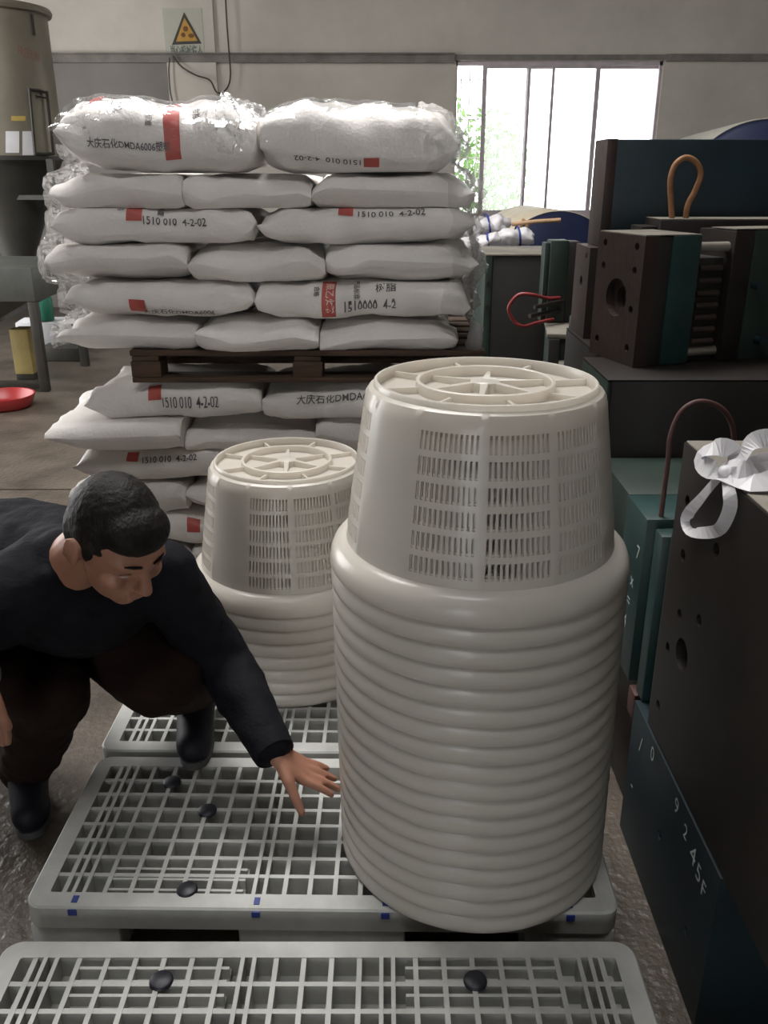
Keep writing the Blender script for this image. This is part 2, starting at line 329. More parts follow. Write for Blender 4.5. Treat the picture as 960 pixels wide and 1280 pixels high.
# ================================================================== BASKETS
PITCHB = .0396; HB = .36
def basket_meshes():
    A = []; flag = []; solid = (0, 4, 6, 10)
    phi = -67.0
    for j in range(12):
        A.append(phi); flag.append(('rib', j)); x = phi + 2.2; w = 27.8 / 25
        for k in range(25): A.append(x + k * w); flag.append(('slit' if k % 2 and j not in solid else 'bar', j))
        phi += 30
    n = len(A)
    Z = [.052, .072]; zf = ['plain']
    for k in range(6): Z += [.072 + .0425 * k + .0305, .072 + .0425 * (k + 1)]; zf += ['row', 'ring']
    Z += [.335, .345, .3495]; zf += ['plain', 'plain', 'plain']
    def rad(z):
        if z <= .335: return .2585 - (.2585 - .2175) * (z - .052) / .283
        return {.345: .2135, .3495: .2045}[z]
    bm = bmesh.new(); V = []
    for j, z in enumerate(Z):
        row = []
        for i in range(n):
            ph = R(A[i]); r = rad(z)
            rib = flag[i][0] == 'rib' or flag[i - 1][0] == 'rib'
            ring = (j < len(zf) and zf[j] == 'ring') or (0 < j and zf[j - 1] == 'ring')
            if z < .336 and z > .06: r += .0022 if rib else (.0021 if ring else 0)
            row.append(bm.verts.new((r * math.sin(ph), -r * math.cos(ph), z)))
        V.append(row)
    for j in range(len(Z) - 1):
        for i in range(n):
            if zf[j] == 'row' and flag[i][0] == 'slit': continue
            bm.faces.new((V[j][i], V[j][(i + 1) % n], V[j + 1][(i + 1) % n], V[j + 1][i]))
    bmesh.ops.recalc_face_normals(bm, faces=bm.faces)
    bmesh.ops.solidify(bm, geom=bm.faces[:], thickness=.0016)
    me = bpy.data.meshes.new('basket_wall'); bm.to_mesh(me); bm.free(); me.shade_smooth(); me.set_sharp_from_angle(angle=R(35)); me.materials.append(M_BASKET)
    rim = MB().lathe([(.2585, .056), (.265, .0545), (.275, .049), (.283, .040), (.288, .028), (.290, .014), (.2895, .004), (.287, .0), (.284, .003), (.2845, .014), (.2825, .027), (.278, .037), (.271, .045), (.262, .0505), (.256, .052)], 120, closed=True).mesh('basket_rim', M_BASKET, 60)
    bb = MB()
    bb.lathe([(0, .3385), (.198, .3385), (.198, .336), (0, .336)], 72)
    bb.lathe([(.1965, .336), (.1965, .358), (.198, .360), (.2015, .360), (.2035, .358), (.2045, .3485), (.203, .336)], 96, closed=True)
    bb.lathe([(.119, .337), (.1195, .357), (.121, .3585), (.125, .3585), (.127, .357), (.1275, .337)], 72, closed=True)
    bb.lathe([(0, .359), (.020, .3585), (.027, .355), (.030, .348), (.031, .337)], 24)
    for k in range(6):
        M = Matrix.Rotation(2 * PI * k / 6 + .35, 4, 'Z')
        bb.add([M @ Vector(p) for p in ((.024, -.009, .337), (.121, -.004, .337), (.121, .004, .337), (.024, .009, .337), (.024, -.007, .355), (.121, -.003, .348), (.121, .003, .348), (.024, .007, .355))],
               [(0, 1, 5, 4), (1, 2, 6, 5), (2, 3, 7, 6), (3, 0, 4, 7), (4, 5, 6, 7)])
    for k in range(8):
        M = Matrix.Rotation(2 * PI * k / 8 + .2, 4, 'Z')
        bb.add([M @ Vector(p) for p in ((.125, -.004, .337), (.198, -.004, .337), (.198, .004, .337), (.125, .004, .337), (.125, -.003, .350), (.198, -.003, .350), (.198, .003, .350), (.125, .003, .350))],
               [(0, 1, 5, 4), (1, 2, 6, 5), (2, 3, 7, 6), (3, 0, 4, 7), (4, 5, 6, 7)])
    return me, rim, bb.mesh('basket_base', M_BASKET, 40)
BW, BR, BBASE = basket_meshes()
ORD = ['topmost', 'second', 'third', 'fourth', 'fifth', 'sixth', 'seventh', 'eighth', 'ninth', 'tenth', 'eleventh', 'twelfth', 'thirteenth', 'fourteenth', 'fifteenth', 'sixteenth', 'seventeenth', 'eighteenth']
def basket_stack(x, y, z0, n, which, lean, sd, rz0):
    rnd = random.Random(sd)
    for k in range(n):
        q = n - 1 - k
        if q == 0: lab = 'white slotted plastic basket upside down on top of the %s stack' % which
        else: lab = 'white plastic basket rim, %s from the top of the %s stack' % (ORD[q], which)
        jx = rnd.uniform(-.0001, .0001) if k < n - 1 else 0; jy = rnd.uniform(-.0001, .0001) if k < n - 1 else 0
        t = thing('plastic_basket', lab, 'basket', (x + lean[0] * k * PITCHB + jx, y + lean[1] * k * PITCHB + jy, z0 + k * PITCHB), rz0 if k == n - 1 else rz0 + 30 * PI / 180 * rnd.randint(0, 11), 'baskets nested in the %s stack' % which)
        link('slotted_wall', BW, t); link('rolled_rim', BR, t); link('ribbed_base', BBASE, t)
PZ = .1525
basket_stack(.1951, 1.560, PZ, 18, 'tall', (-.015, 0), 2, 0)
basket_stack(-.275, 2.33, PZ, 8, 'short', (0, 0), 3, R(14))

# ================================================================== PLASTIC PALLETS
def plastic_pallet(cx, y0, depth, label, plugs, rows, rz=0, clips=True):
    W = 1.21; hx = W / 2; hy = depth / 2
    t = thing('plastic_pallet', label, 'pallet', (cx, y0 + hy, 0), rz, 'white plastic pallets under the baskets')
    def rr(hx, hy, r, k=6):
        p = []
        for (sx, sy, a0) in ((1, 1, 0), (-1, 1, 90), (-1, -1, 180), (1, -1, 270)):
            for i in range(k + 1):
                a = R(a0 + 90 * i / k); p.append((sx * (hx - r) + r * math.cos(a), sy * (hy - r) + r * math.sin(a)))
        return p
    b = MB(); o = rr(hx, hy, .035); i_ = rr(hx - .042, hy - .04, .006); n = len(o)
    ztop, zlow = .15, .095
    o2 = rr(hx - .004, hy - .004, .033)
    vs = [(x, y, zlow) for x, y in o] + [(x, y, ztop - .004) for x, y in o] + [(x, y, ztop) for x, y in o2] + [(x, y, ztop) for x, y in i_] + [(x, y, zlow) for x, y in i_]
    b.add(vs, [(l * n + j, l * n + (j + 1) % n, ((l + 1) % 5) * n + (j + 1) % n, ((l + 1) % 5) * n + j) for l in range(5) for j in range(n)])
    link('deck_border', b.mesh('deck_border', M_PALLET, 35), t)
    r = MB(); th = .0048
    strips = (-.504, -.131, .131, .504)
    xs = []
    for a, c, k in ((-hx + .04, -.504, 1), (-.504, -.131, 6), (-.131, .131, 4), (.131, .504, 6), (.504, hx - .04, 1)):
        for q in range(1, k + 1): xs.append(a + (c - a) * q / (k + 1))
    for x in xs: r.box(x - th, x + th, -hy + .03, hy - .03, .10, .1487)
    for x in strips:
        for d in (-.011, .011): r.box(x + d - .004, x + d + .004, -hy + .01, hy - .01, .10, .1503)
    ny = max(3, round((depth - .08) / .054)); ly = [-hy + .04 + (depth - .08) * q / ny for q in range(1, ny)]
    for y in ly: r.box(-hx + .03, hx - .03, y - th, y + th, .1005, .1478)
    link('deck_grid', r.mesh('deck_grid', M_PALLET), t)
    lf = MB(); fl = [-hx + .03, -.395, -.36, -.20, -.165, .165, .20, .36, .395, hx - .03]
    for q in range(0, 10, 2): lf.box(fl[q], fl[q + 1], -hy + .03, hy - .03, .0985, .102)
    ys_ = [-hy + .03 + (depth - .06) * q / 3 for q in range(4)]
    for q in range(3): lf.box(-hx + .03, hx - .03, ys_[q] + .03, ys_[q + 1] - .02, .0975, .1005)
    link('lower_web', lf.mesh('lower_web', M_PALLET), t)
    for sy in rows:                                             # shallow floors of the foot zones with close ribs
        a, c = (-hy + .035, -hy + .165) if sy < 0 else (hy - .165, hy - .035)
        for s in (-1, 1):
            xa, xb = sorted((s * .165, s * .455)); z = MB()
            z.box(xa, xb, a, c, .112, .122)
            for q in range(4): yy = a + .018 + q * .029; z.box(xa, xb, yy - .003, yy + .003, .118, .1462)
            link('reinforced_zone', z.mesh('reinforced_zone', M_PALLET), t)
    for (xa, xb) in ((-hx + .004, -.415), (-.172, .172), (.415, hx - .004)):
        for (ya, yb) in ((-hy + .005, -hy + .13), (-.07, .07), (hy - .13, hy - .005)):
            if depth < .6 and ya == -.07: continue
            bevel_box('foot', xa, xb, ya, yb, 0, .0975, M_PALLET, t, .008)
    for (x, y, *sz) in plugs:
        link('rubber_plug', MB().lathe([(0, .004), (.018, .0035), (.0215, .001), (.022, -.004)], 24).mesh('rubber_plug', M_PLUG, 50), t, Matrix.Translation((x, y, .151)))
    for x in (strips if clips else ()):
        link('blue_end_clip', MB().box(-.0085, .0085, -.003, .012, .003, .017).box(-.006, .006, .012, .030, .0205, .0235).mesh('blue_end_clip', M_BLUE), t, Matrix.Translation((x, -hy, .128)))
    return t
PX = -.125
plastic_pallet(PX, .455, .805, 'white plastic grid pallet in front, no baskets on it', [(-.285, .312), (.293, .312)], (1,), 0)
plastic_pallet(PX, 1.333, .49, 'white plastic grid pallet under the tall basket stack', [(-.281, -.195), (-.288, .045), (-.395, .145)], (-1,), R(-.8))
plastic_pallet(PX, 1.845, .98, 'white plastic grid pallet under the short basket stack', [], (), R(-.8), False)

# ================================================================== SACKS OF RESIN
def sack_fn(L, W, T, seed, puff=1., lump=1., slant=0, droop=0):
    off = Vector((seed * 3.17, seed * 1.71, seed * 5.3))
    def fn(s, th, out=0.):
        e = min(abs(s), 1.0)
        prof = max(0., 1 - e ** (5.2 + 1.6 * math.sin(seed * 2.3))) ** .5
        t = T * prof * (1 - .10 * (1 - e)) + .0045; w = W * (1 + .05 * e ** 4 - .05 * (1 - e) ** 2)
        ct, st = math.cos(th), math.sin(th)
        y = w * math.copysign(abs(ct) ** .62, ct); z = t * math.copysign(abs(st) ** (.72 if st > 0 else .58), st)
        x = L / 2 * s * (1 + .035 * abs(ct) ** 3 - .02)
        p = Vector((x, y, z)); nrm = Vector((0, ct / w, st / t)).normalized()
        q = Vector((x * 7, y * 7, z * 9)) + off
        d = .014 * noise.noise(q) + .006 * noise.noise(q * 2.6)
        wr = noise.noise(Vector((x * 16 + z * 14, y * 5, z * 30)) + off * 1.3)
        d += .0085 * wr * (.3 + e)
        d -= .010 * max(0, noise.noise(Vector((x * 9 - z * 22, y * 3, seed * 1.9)))) * (.3 + e)
        p += nrm * (d * lump * min(1, prof * 2 + .15) + out)
        bend = .012 * noise.noise(Vector((x * 2.4, seed, 0)) ) * 2
        p.z += (bend + slant * x / L - droop * e ** 3) * 1
        p.z += .012 * e ** 6 * noise.noise(off + Vector((s * 3, ct * 2, 0))) * 3
        return p
    return fn
def sack_mesh(fn, name, m=None, out=0, ns=40, nt=32):
    b = MB(); b.grid(lambda u, v: fn(-1 + 2 * u, 2 * PI * v, out), ns, nt, wv=True)
    b.f += [tuple(range(nt - 1, -1, -1)), tuple(range(ns * nt, ns * nt + nt))]
    return b.mesh(name, m or M_SACK, 75)
# th = -pi/2 down ... front (towards viewer, -y) is th = pi ; upwards from front is th decreasing to pi/2
def on_sack(fn, L, T, x, up, out): return fn(2 * x / L, PI - up / (T * 1.35), out)
def sack_print(root, fn, L, T, items):
    for it in items:
        if it[0] == 'band':
            _, xa, xb, ua, ub = it
            b = MB(); b.grid(lambda u, v: on_sack(fn, L, T, xa + (xb - xa) * u, ua + (ub - ua) * v, .0022), 5, 14)
            link('printed_band', b.mesh('printed_band', M_RED, 60), root)
        else:
            _, s, x, up, size, rot, m = it
            v, f = text_geo(s, size, size * .012); M = Matrix.Rotation(R(rot), 2)
            b = MB(); b.add([on_sack(fn, L, T, x + (M @ q.xy).x, up + (M @ q.xy).y, .0042) for q in v], f)
            link('printed_text', b.mesh('printed_text', m), root)
FN = {}
def pressed(fn, loc, rot, zc):
    """a sack flattened where it bears on the layers above and below and on its neighbours"""
    k = min(range(len(LCEN)), key=lambda i: abs(LCEN[i] - zc)); (zl, fl), (zh, fh) = LBOT[k], LTOP[k]
    xl = max([x for x in LXI[k] if x < loc[0]], default=-9); xh = min([x for x in LXI[k] if x > loc[0]], default=9)
    gx = .0045 if k == 0 else .0008
    M = Matrix.Translation(loc) @ Matrix.Rotation(rot, 4, 'Z'); Mi = M.inverted()
    def g(s, th, out=0.):
        p = M @ fn(s, th, out); wx = .006 * noise.noise(Vector((p.y * 6, p.z * 7, k)))
        p.x = min(max(p.x, xl + wx + gx), xh + wx - gx)
        p.z = max(p.z, zl + fl * noise.noise(Vector((p.x * 3.1, p.y * 3.1, zl * 5))) + .0006); p.z = min(p.z, zh + fh * noise.noise(Vector((p.x * 3.1, p.y * 3.1, zh * 5))) - .0006)
        return Mi @ p
    return g
def sack(x0, x1, zc, yfront, T, seed, label, group, endon=False, items=(), lump=1., slant=0, rz=0, droop=0, Wd=.215):
    L = x1 - x0; T0 = T; T = T * (1.16 if zc < .88 else 1.06)
    if endon: fn = sack_fn(.62, L / 2, T, seed, lump=lump, droop=droop); loc = ((x0 + x1) / 2, yfront + .31, zc); rot = PI / 2 + rz
    else: fn = sack_fn(L, Wd, T, seed, lump=lump, slant=slant, droop=droop); loc = ((x0 + x1) / 2, yfront + Wd, zc); rot = rz
    fn = pressed(fn, loc, rot, zc); me = sack_mesh(fn, 'resin_sack')
    if items:
        t = thing('resin_sack', label, 'sack', loc, rot, group); link('sack_body', me, t); sack_print(t, fn, L, T0, items)
    else:
        t = tag(link('resin_sack', me), label, 'sack', group); t.location = loc; t.rotation_euler = (0, 0, rot)
    FN[label] = (fn, loc, rot); return t
YS = 2.86                                            # front of the sack stack
def sx(px, py): return at(px, py, YS + .06).x
def sz(py): return at(300, py, YS + .06).z
G1 = 'sacks on the upper wooden pallet'; G2 = 'sacks on the lower wooden pallet'
CODE = '1510 010  4-2-02'
def T_(s, x, up, size, rot=0, m=None): return ('text', s, x, up, size, rot, m or M_INK)
LAY = [sz(y) for y in (178, 240, 281, 329, 373, 416)]
LB = [.815, .70, .58, .465, .345, .225]
LCEN = LAY + LB; LT_ = [.100, .062, .064, .066, .065, .058, .066, .06, .06, .06, .06, .06]
LXI = [[sx(p, py) for p in ps] for py, ps in ((190, (327,)), (240, (234, 392)), (281, (325,)), (329, (240, 409)), (373, (321,)), (416, (251, 401)), (485, (330,)), (525, (233, 396)), (565, (317,)), (600, (236, 387)), (640, (316,)), (680, (240, 384.5)))]
LBOT = []; LTOP = []
for i_ in range(12):
    if i_ == 5: LBOT.append((.990, 0))
    elif i_ == 11: LBOT.append((.155, 0))
    else: LBOT.append((((LCEN[i_] - LT_[i_] * .85) + (LCEN[i_ + 1] + LT_[i_ + 1] * .85)) / 2, .006))
    LTOP.append((9, 0) if i_ == 0 else (.882, 0) if i_ == 6 else LBOT[i_ - 1])
    PRS = (LCEN[i_] + LT_[i_] - LTOP[i_][0], LBOT[i_][0] - LCEN[i_] + LT_[i_])
# -- top layer: two plump sacks
def lx(px, py, x0, x1): return sx(px, py) - (x0 + x1) / 2
x0, x1 = sx(82, 190), sx(332, 190)
sack(x0, x1, LAY[0] + .012, YS - .01, .102, 1, 'plump white sack with red band, top layer, end nearer the hopper', G1, slant=-.035, items=[
    ('band', lx(212, 190, x0, x1), lx(231, 190, x0, x1), -.055, .20), ('band', lx(110, 150, x0, x1), lx(128, 150, x0, x1), .11, .19),
    T_('大庆石化DMDA6006塑料', lx(170, 190, x0, x1), -.015, .0225), T_('聚', lx(152, 165, x0, x1), .085, .055), T_('产品标准', lx(192, 165, x0, x1), .07, .024, -90), T_('合格品', lx(250, 170, x0, x1), .065, .026, -90)])
x0, x1 = sx(322, 190), sx(572, 190)
sack(x0, x1, LAY[0] + .006, YS, .108, 2, 'plump white sack with upside-down code, top layer, end nearer the window', G1, slant=-.01, items=[
    ('band', lx(455, 208, x0, x1), lx(474, 208, x0, x1), -.075, -.035), T_(CODE, lx(412, 208, x0, x1), -.052, .030, 180)])
# -- second layer: three end-on
for k, (a, c, zz, sd, lb) in enumerate(((74, 236, 0, 3, 'hopper end'), (232, 396, -.01, 4, 'middle'), (388, 588, 0, 5, 'window end'))):
    sack(sx(a, 240), sx(c, 240), LAY[1] + zz, YS + .0, .062, sd, 'plain white sack end-on, second layer from the top, %s' % lb, G1, endon=True, lump=1.3)
# -- third layer
x0, x1 = sx(74, 281), sx(324, 281)
sack(x0, x1, LAY[2], YS, .064, 6, 'white sack with red square and code, third layer from top, hopper end', G1, items=[
    ('band', lx(163, 265, x0, x1), lx(182, 265, x0, x1), .008, .085), T_(CODE, lx(222, 278, x0, x1), .010, .029), T_('产品', lx(155, 258, x0, x1), .055, .02, -90), T_('净重', lx(203, 258, x0, x1), .05, .022, -90)])
x0, x1 = sx(326, 281), sx(590, 281)
sack(x0, x1, LAY[2], YS, .064, 7, 'white sack with red square and code, third layer from top, window end', G1, items=[
    ('band', lx(424, 272, x0, x1), lx(442, 272, x0, x1), .028, .085), T_(CODE, lx(488, 276, x0, x1), .034, .031)])
for k, (a, c, sd, lb) in enumerate(((70, 242, 8, 'hopper end'), (238, 412, 19, 'middle'), (406, 592, 10, 'window end'))):
    sack(sx(a, 329), sx(c, 329), LAY[3] + (.004 if k == 2 else 0), YS - .005, .066, sd, 'plain white sack end-on, third layer above the upper pallet, %s' % lb, G1, endon=True, lump=1.2)
x0, x1 = sx(90, 373), sx(322, 373)
sack(x0, x1, LAY[4], YS, .062, 11, 'white sack with red diamond corner, second layer above the upper pallet, hopper end', G1, items=[
    ('band', lx(168, 380, x0, x1), lx(188, 380, x0, x1), -.04, .0), T_('大庆石化DMDA6006', lx(228, 386, x0, x1), -.03, .026)])
x0, x1 = sx(320, 373), sx(584, 373)
sack(x0, x1, LAY[4], YS - .01, .068, 12, 'white sack with long red band, second layer above the upper pallet, window end', G1, slant=-.02, items=[
    ('band', lx(404, 365, x0, x1), lx(421, 365, x0, x1), -.035, .085), T_('聚乙烯', lx(413, 360, x0, x1), .025, .03, -90, M_INKW), T_('产品标准', lx(446, 360, x0, x1), .045, .022, -90), T_('合格', lx(397, 358, x0, x1), .04, .02, -90),
    T_('树脂', lx(482, 358, x0, x1), .034, .034), T_('1510000  4-2', lx(462, 385, x0, x1), -.012, .032)])
for k, (a, c, sd, lb) in enumerate(((82, 256, 13, 'hopper end'), (246, 408, 14, 'middle'), (394, 567, 15, 'window end'))):
    sack(sx(a, 416), sx(c, 416), LAY[5] + (-.004 if k == 1 else 0), YS - .01 - (.03 if k == 1 else 0), .058, sd, 'plain white sack end-on, lying on the upper pallet boards, %s' % lb, G1, endon=True, lump=1.2)
# -- lower load
x0, x1 = sx(112, 480), sx(334, 480)
sack(x0, x1, LB[0], YS, .066, 21, 'white sack with red square just under the upper pallet, hopper end', G2, items=[
    ('band', lx(188, 473, x0, x1), lx(204, 473, x0, x1), .005, .06), T_(CODE, lx(240, 487, x0, x1), .0, .028)])
x0, x1 = sx(326, 490), sx(560, 490)
sack(x0, x1, LB[0] - .01, YS, .066, 22, 'white sack with faint print just under the upper pallet, window end', G2, items=[T_('大庆石化DMDA6006', lx(425, 487, x0, x1), .02, .032), ('band', lx(350, 505, x0, x1), lx(370, 505, x0, x1), -.07, -.05)])
for k, (a, c, zz, yy, sd, lb) in enumerate(((66, 240, 0, -.07, 23, 'hopper end'), (226, 402, -.015, 0, 24, 'middle'), (390, 560, -.01, 0, 25, 'window end'))):
    sack(sx(a, 525), sx(c, 525), LB[1] + zz, YS + yy, .06, sd, 'plain white sack end-on, second layer under the upper pallet, %s' % lb, G2, endon=True, lump=1.3, rz=R(6 if k == 0 else 0))
x0, x1 = sx(98, 565), sx(318, 565)
sack(x0, x1, LB[2], YS, .06, 26, 'white sack with red square, third layer under the upper pallet, hopper end', G2, items=[
    ('band', lx(161, 552, x0, x1), lx(175, 552, x0, x1), .022, .058), T_(CODE, lx(214, 556, x0, x1), .022, .028)])
sack(sx(316, 565), sx(540, 565), LB[2], YS, .06, 27, 'white sack behind the short basket stack, third layer under upper pallet', G2)
for k, (a, c, sd, lb) in enumerate(((95, 240, 28, 'hopper end'), (232, 390, 29, 'middle'), (384, 540, 30, 'window end'))):
    sack(sx(a, 600), sx(c, 600), LB[3], YS, .06, sd, 'plain white sack end-on, fourth layer under the upper pallet, %s' % lb, G2, endon=True, lump=1.2)
x0, x1 = sx(100, 640), sx(316, 640)
sack(x0, x1, LB[4], YS, .06, 31, 'white sack with red square beside the man\'s head, low in the stack', G2, items=[('band', lx(236, 640, x0, x1), lx(252, 640, x0, x1), .0, .05)])
sack(sx(316, 640), sx(530, 640), LB[4], YS, .06, 32, 'white sack low in the stack, behind the short basket stack', G2)
for k, (a, c, sd, lb) in enumerate(((100, 240, 33, 'hopper end'), (240, 385, 34, 'middle'), (384, 530, 35, 'window end'))):
    sack(sx(a, 680), sx(c, 680), LB[5], YS, .06, sd, 'plain white sack end-on in the bottom layer of the stack, %s' % lb, G2, endon=True)

# -- wooden pallets
def wood_pallet(z0, h, xa, xb, ya, yb, label):
    t = thing('wooden_pallet', label, 'pallet', ((xa + xb) / 2, (ya + yb) / 2, z0), 0, 'wooden pallets under the sacks')
    hx = (xb - xa) / 2; hy = (yb - ya) / 2; tb = .018
    for q in range(6):
        y = -hy + .045 + q * (2 * hy - .09) / 5; bevel_box('deck_board', -hx, hx, y - .045, y + .045, h - tb, h, M_WOOD, t, .003)
    for s in (-1, 0, 1):
        x = s * (hx - .05); bevel_box('stringer_board', x - .045, x + .045, -hy, hy, h - 2 * tb, h - tb - .0003, M_WOOD, t, .003)
        for y in (-hy + .05, 0, hy - .05): bevel_box('spacer_block', x - .05, x + .05, y - .05, y + .05, tb, h - 2 * tb - .0003, M_WOOD, t, .003)
    for y in (-hy + .05, 0, hy - .05): bevel_box('bottom_board', -hx, hx, y - .05, y + .05, 0, tb - .0003, M_WOOD, t, .003)
wood_pallet(.882, .108, sx(168, 445), sx(604, 445), YS + .005, YS + .75, 'dark wooden pallet with a load above and a load below')
wood_pallet(0, .155, sx(150, 445), sx(580, 445), YS + .005, YS + .75, 'wooden pallet on the floor under the lower sacks')

# -- stretch film
film = thing('stretch_film', 'clear crinkled stretch film wrapped around the upper load of sacks', 'plastic film', (0, 0, 0))
def film_over(label, sa, sb, ta, tb, amp, sd, m, off=.01):
    fn, loc, rot = FN[label]; off_v = Vector((sd * 2.1, sd, 0)); b = MB()
    def g(u, v):
        s = sa + (sb - sa) * u; th = ta + (tb - ta) * v
        p = fn(max(-1, min(1, s)), th, 0)
        c = Vector((0, 0, 0)); d = Vector((p.x * .25, p.y, p.z * 1.6)); d.normalize()
        q = p * 15 + off_v
        p = p + d * (off + amp * (abs(noise.noise(q)) + .6 * abs(noise.noise(q * 2.3))))
        if abs(s) > .85: p.x += math.copysign(.014 * (min(abs(s), 1) - .85) / .15, s)
        w = LXI[0][0] - loc[0] + .006 * noise.noise(Vector(((p.y + loc[1]) * 6, (p.z + loc[2]) * 7, 0)))
        if w > 0: p.x = min(p.x, w - .001)
        else: p.x = max(p.x, w + .001)
        return p
    b.grid(g, 90, 60)
    o = link('film_sheet', b.mesh('film_sheet', m), film); o.location = loc; o.rotation_euler = (0, 0, rot)
LT = 'plump white sack with red band, top layer, end nearer the hopper'; RTp = 'plump white sack with upside-down code, top layer, end nearer the window'
film_over(LT, -1.02, .75, PI * 1.06, PI * .3, .006, 1, M_FILM)
film_over(LT, .55, 1.02, PI * 1.06, PI * .3, .026, 2, M_FILMW, .006)
film_over(RTp, -.94, .6, PI * 1.06, PI * .3, .005, 3, M_FILM)
film_over(RTp, .62, 1.04, PI * 1.06, PI * .3, .026, 4, M_FILMW, .006)
import numpy as np
PTS = []
for lb_, (fn_, loc_, rot_) in FN.items():
    if loc_[2] > .95:
        M_ = Matrix.Translation(loc_) @ Matrix.Rotation(rot_, 4, 'Z')
        PTS += [tuple(M_ @ fn_(-1 + 2 * u / 40, 2 * PI * v / 32)) for u in range(41) for v in range(32)]
PTS = np.array(PTS)
def side_sheet(z_hi, z_lo, y0, y1, amp, sd, m, sgn, front_w):
    """film hanging over one end of the load: follows the outermost sack ends and stays outside them"""
    nu, nv = 40, 100; env = np.zeros((nu + 1, nv + 1)); base = .12 if sgn > 0 else .80
    for a in range(nu + 1):
        y = y0 + (y1 - y0) * a / nu; col = PTS[np.abs(PTS[:, 1] - y) < .04]
        for c in range(nv + 1):
            z = z_hi + (z_lo - z_hi) * c / nv; q = col[np.abs(col[:, 2] - z) < .022][:, 0] * sgn
            env[a, c] = max(q.max() if len(q) else base, base)
    b = MB(); nf = 14; rows = []
    def crump(p): q = Vector((p[0] * 22 + p[1] * 22, p[2] * 24, sd * 3.3)); return amp * (abs(noise.noise(q)) + .4 * abs(noise.noise(q * 2.2)))
    for c in range(nv + 1):
        z = z_hi + (z_lo - z_hi) * c / nv; near = PTS[np.abs(PTS[:, 2] - z) < .030]; side = []
        for a in range(nu + 1):
            y = y0 + (y1 - y0) * a / nu; x = env[max(a - 1, 0):a + 2, max(c - 2, 0):c + 3].max(); side.append((x, y))
        xe = side[0][0]; front = []                                   # then round the corner on to the front of the load
        for k in range(nf + 1):
            x = xe - front_w * (1 + .5 * noise.noise(Vector((z * 11, sd, 0)))) * (1 - k / nf); q = near[np.abs(near[:, 0] * sgn - x) < .035][:, 1]; front.append((x, min(q.min() if len(q) else y0, y0)))
        row = [Vector((x * sgn, y - .008 - crump((x, y, z)) * .6, z)) for x, y in front]
        row += [Vector(((x + .008 + crump((x, y, z))) * sgn, (y if k else front[-1][1] - .008), z)) for k, (x, y) in enumerate(side)]
        rows.append(row)
    n = len(rows[0]); b.add([p for r_ in rows for p in r_], [(i * n + k, i * n + k + 1, (i + 1) * n + k + 1, (i + 1) * n + k) for i in range(nv) for k in range(n - 1)])
    link('film_sheet', b.mesh('film_sheet', m), film)
side_sheet(1.66, 1.09, YS + .0, YS + .40, .036, 1, M_FILMW, 1, .085)
side_sheet(1.62, 1.0, YS + .0, YS + .40, .014, 2, M_FILM, -1, .07)
# loose film bunch at the pallet corner
b = MB(); pc = Vector((.300, YS + .045, .9915))
b.grid(lambda u, v: Vector((pc.x + (.027 + .007 * noise.noise(Vector((u * 9, v * 5, 2)))) * math.cos(2 * PI * u) * (1 - .3 * v) + .010 * v, pc.y + .034 * math.sin(2 * PI * u), pc.z + v * (.085 - .018 * math.cos(2 * PI * u)))), 28, 12, wu=True)
tag(link('film_bunch', b.mesh('film_bunch', M_MILK, 60)), 'loose milky roll of film at the wooden pallet corner', 'plastic film')

# ================================================================== MOULDS AND MACHINE BLOCKS (right side)
XM = .60
# near mould: brown clamp plate, then teal plates with gaps, all running away along the side
nm = thing('injection_mould', 'large brown steel mould with holes and a white ribbon on top', 'mould', (XM, 1.66, 0))
ztop = 1.035; zb = .372
def hl(y, z, r, d=.03): return ((-.02, y, z), (d, y, z), r)
bevel_box('clamp_plate', 0, .62, -.66, -.001, zb, ztop, M_BROWN2, nm, cuts=[hl(-.06, .93, .013), hl(-.07, .88, .011), hl(-.075, .82, .013), hl(-.10, .70, .012), hl(-.14, .63, .034, .05), hl(-.06, .60, .012), hl(-.23, .90, .014), hl(-.20, .74, .013), hl(-.05, .45, .012)])
bevel_box('top_cover', .003, .62, -.64, -.004, ztop, ztop + .004, M_STEELTOP, nm, .0015)
tm = thing('injection_mould', 'teal painted plate mould with chalk marks behind the brown mould', 'mould', (XM, 1.665, 0))
zt = .80
for (ya, yb, xo, m, z1) in ((0, .035, .012, M_GREEN, zt + .02), (.035, .075, .035, M_BLACK, zt), (.075, .125, .008, M_TEAL, zt - .005), (.125, .165, .04, M_BLACK, zt - .02), (.165, .335, .0, M_TEAL, zt), (.335, .63, .004, M_GREEN, zt)):
    bevel_box('mould_plate', xo, .60, ya + .001, yb, zb, z1, m, tm, .004)
for (yy, z, s, h) in ((.20, .70, '7', .05), (.22, .62, 'x', .05), (.23, .56, '=', .05), (.24, .50, '4', .05)):
    v, f = text_geo(s, h); link('chalk_mark', MB().add([Vector((-.0012, yy - q.x, z + q.y)) for q in v], f).mesh('chalk_mark', M_CHALK), tm)
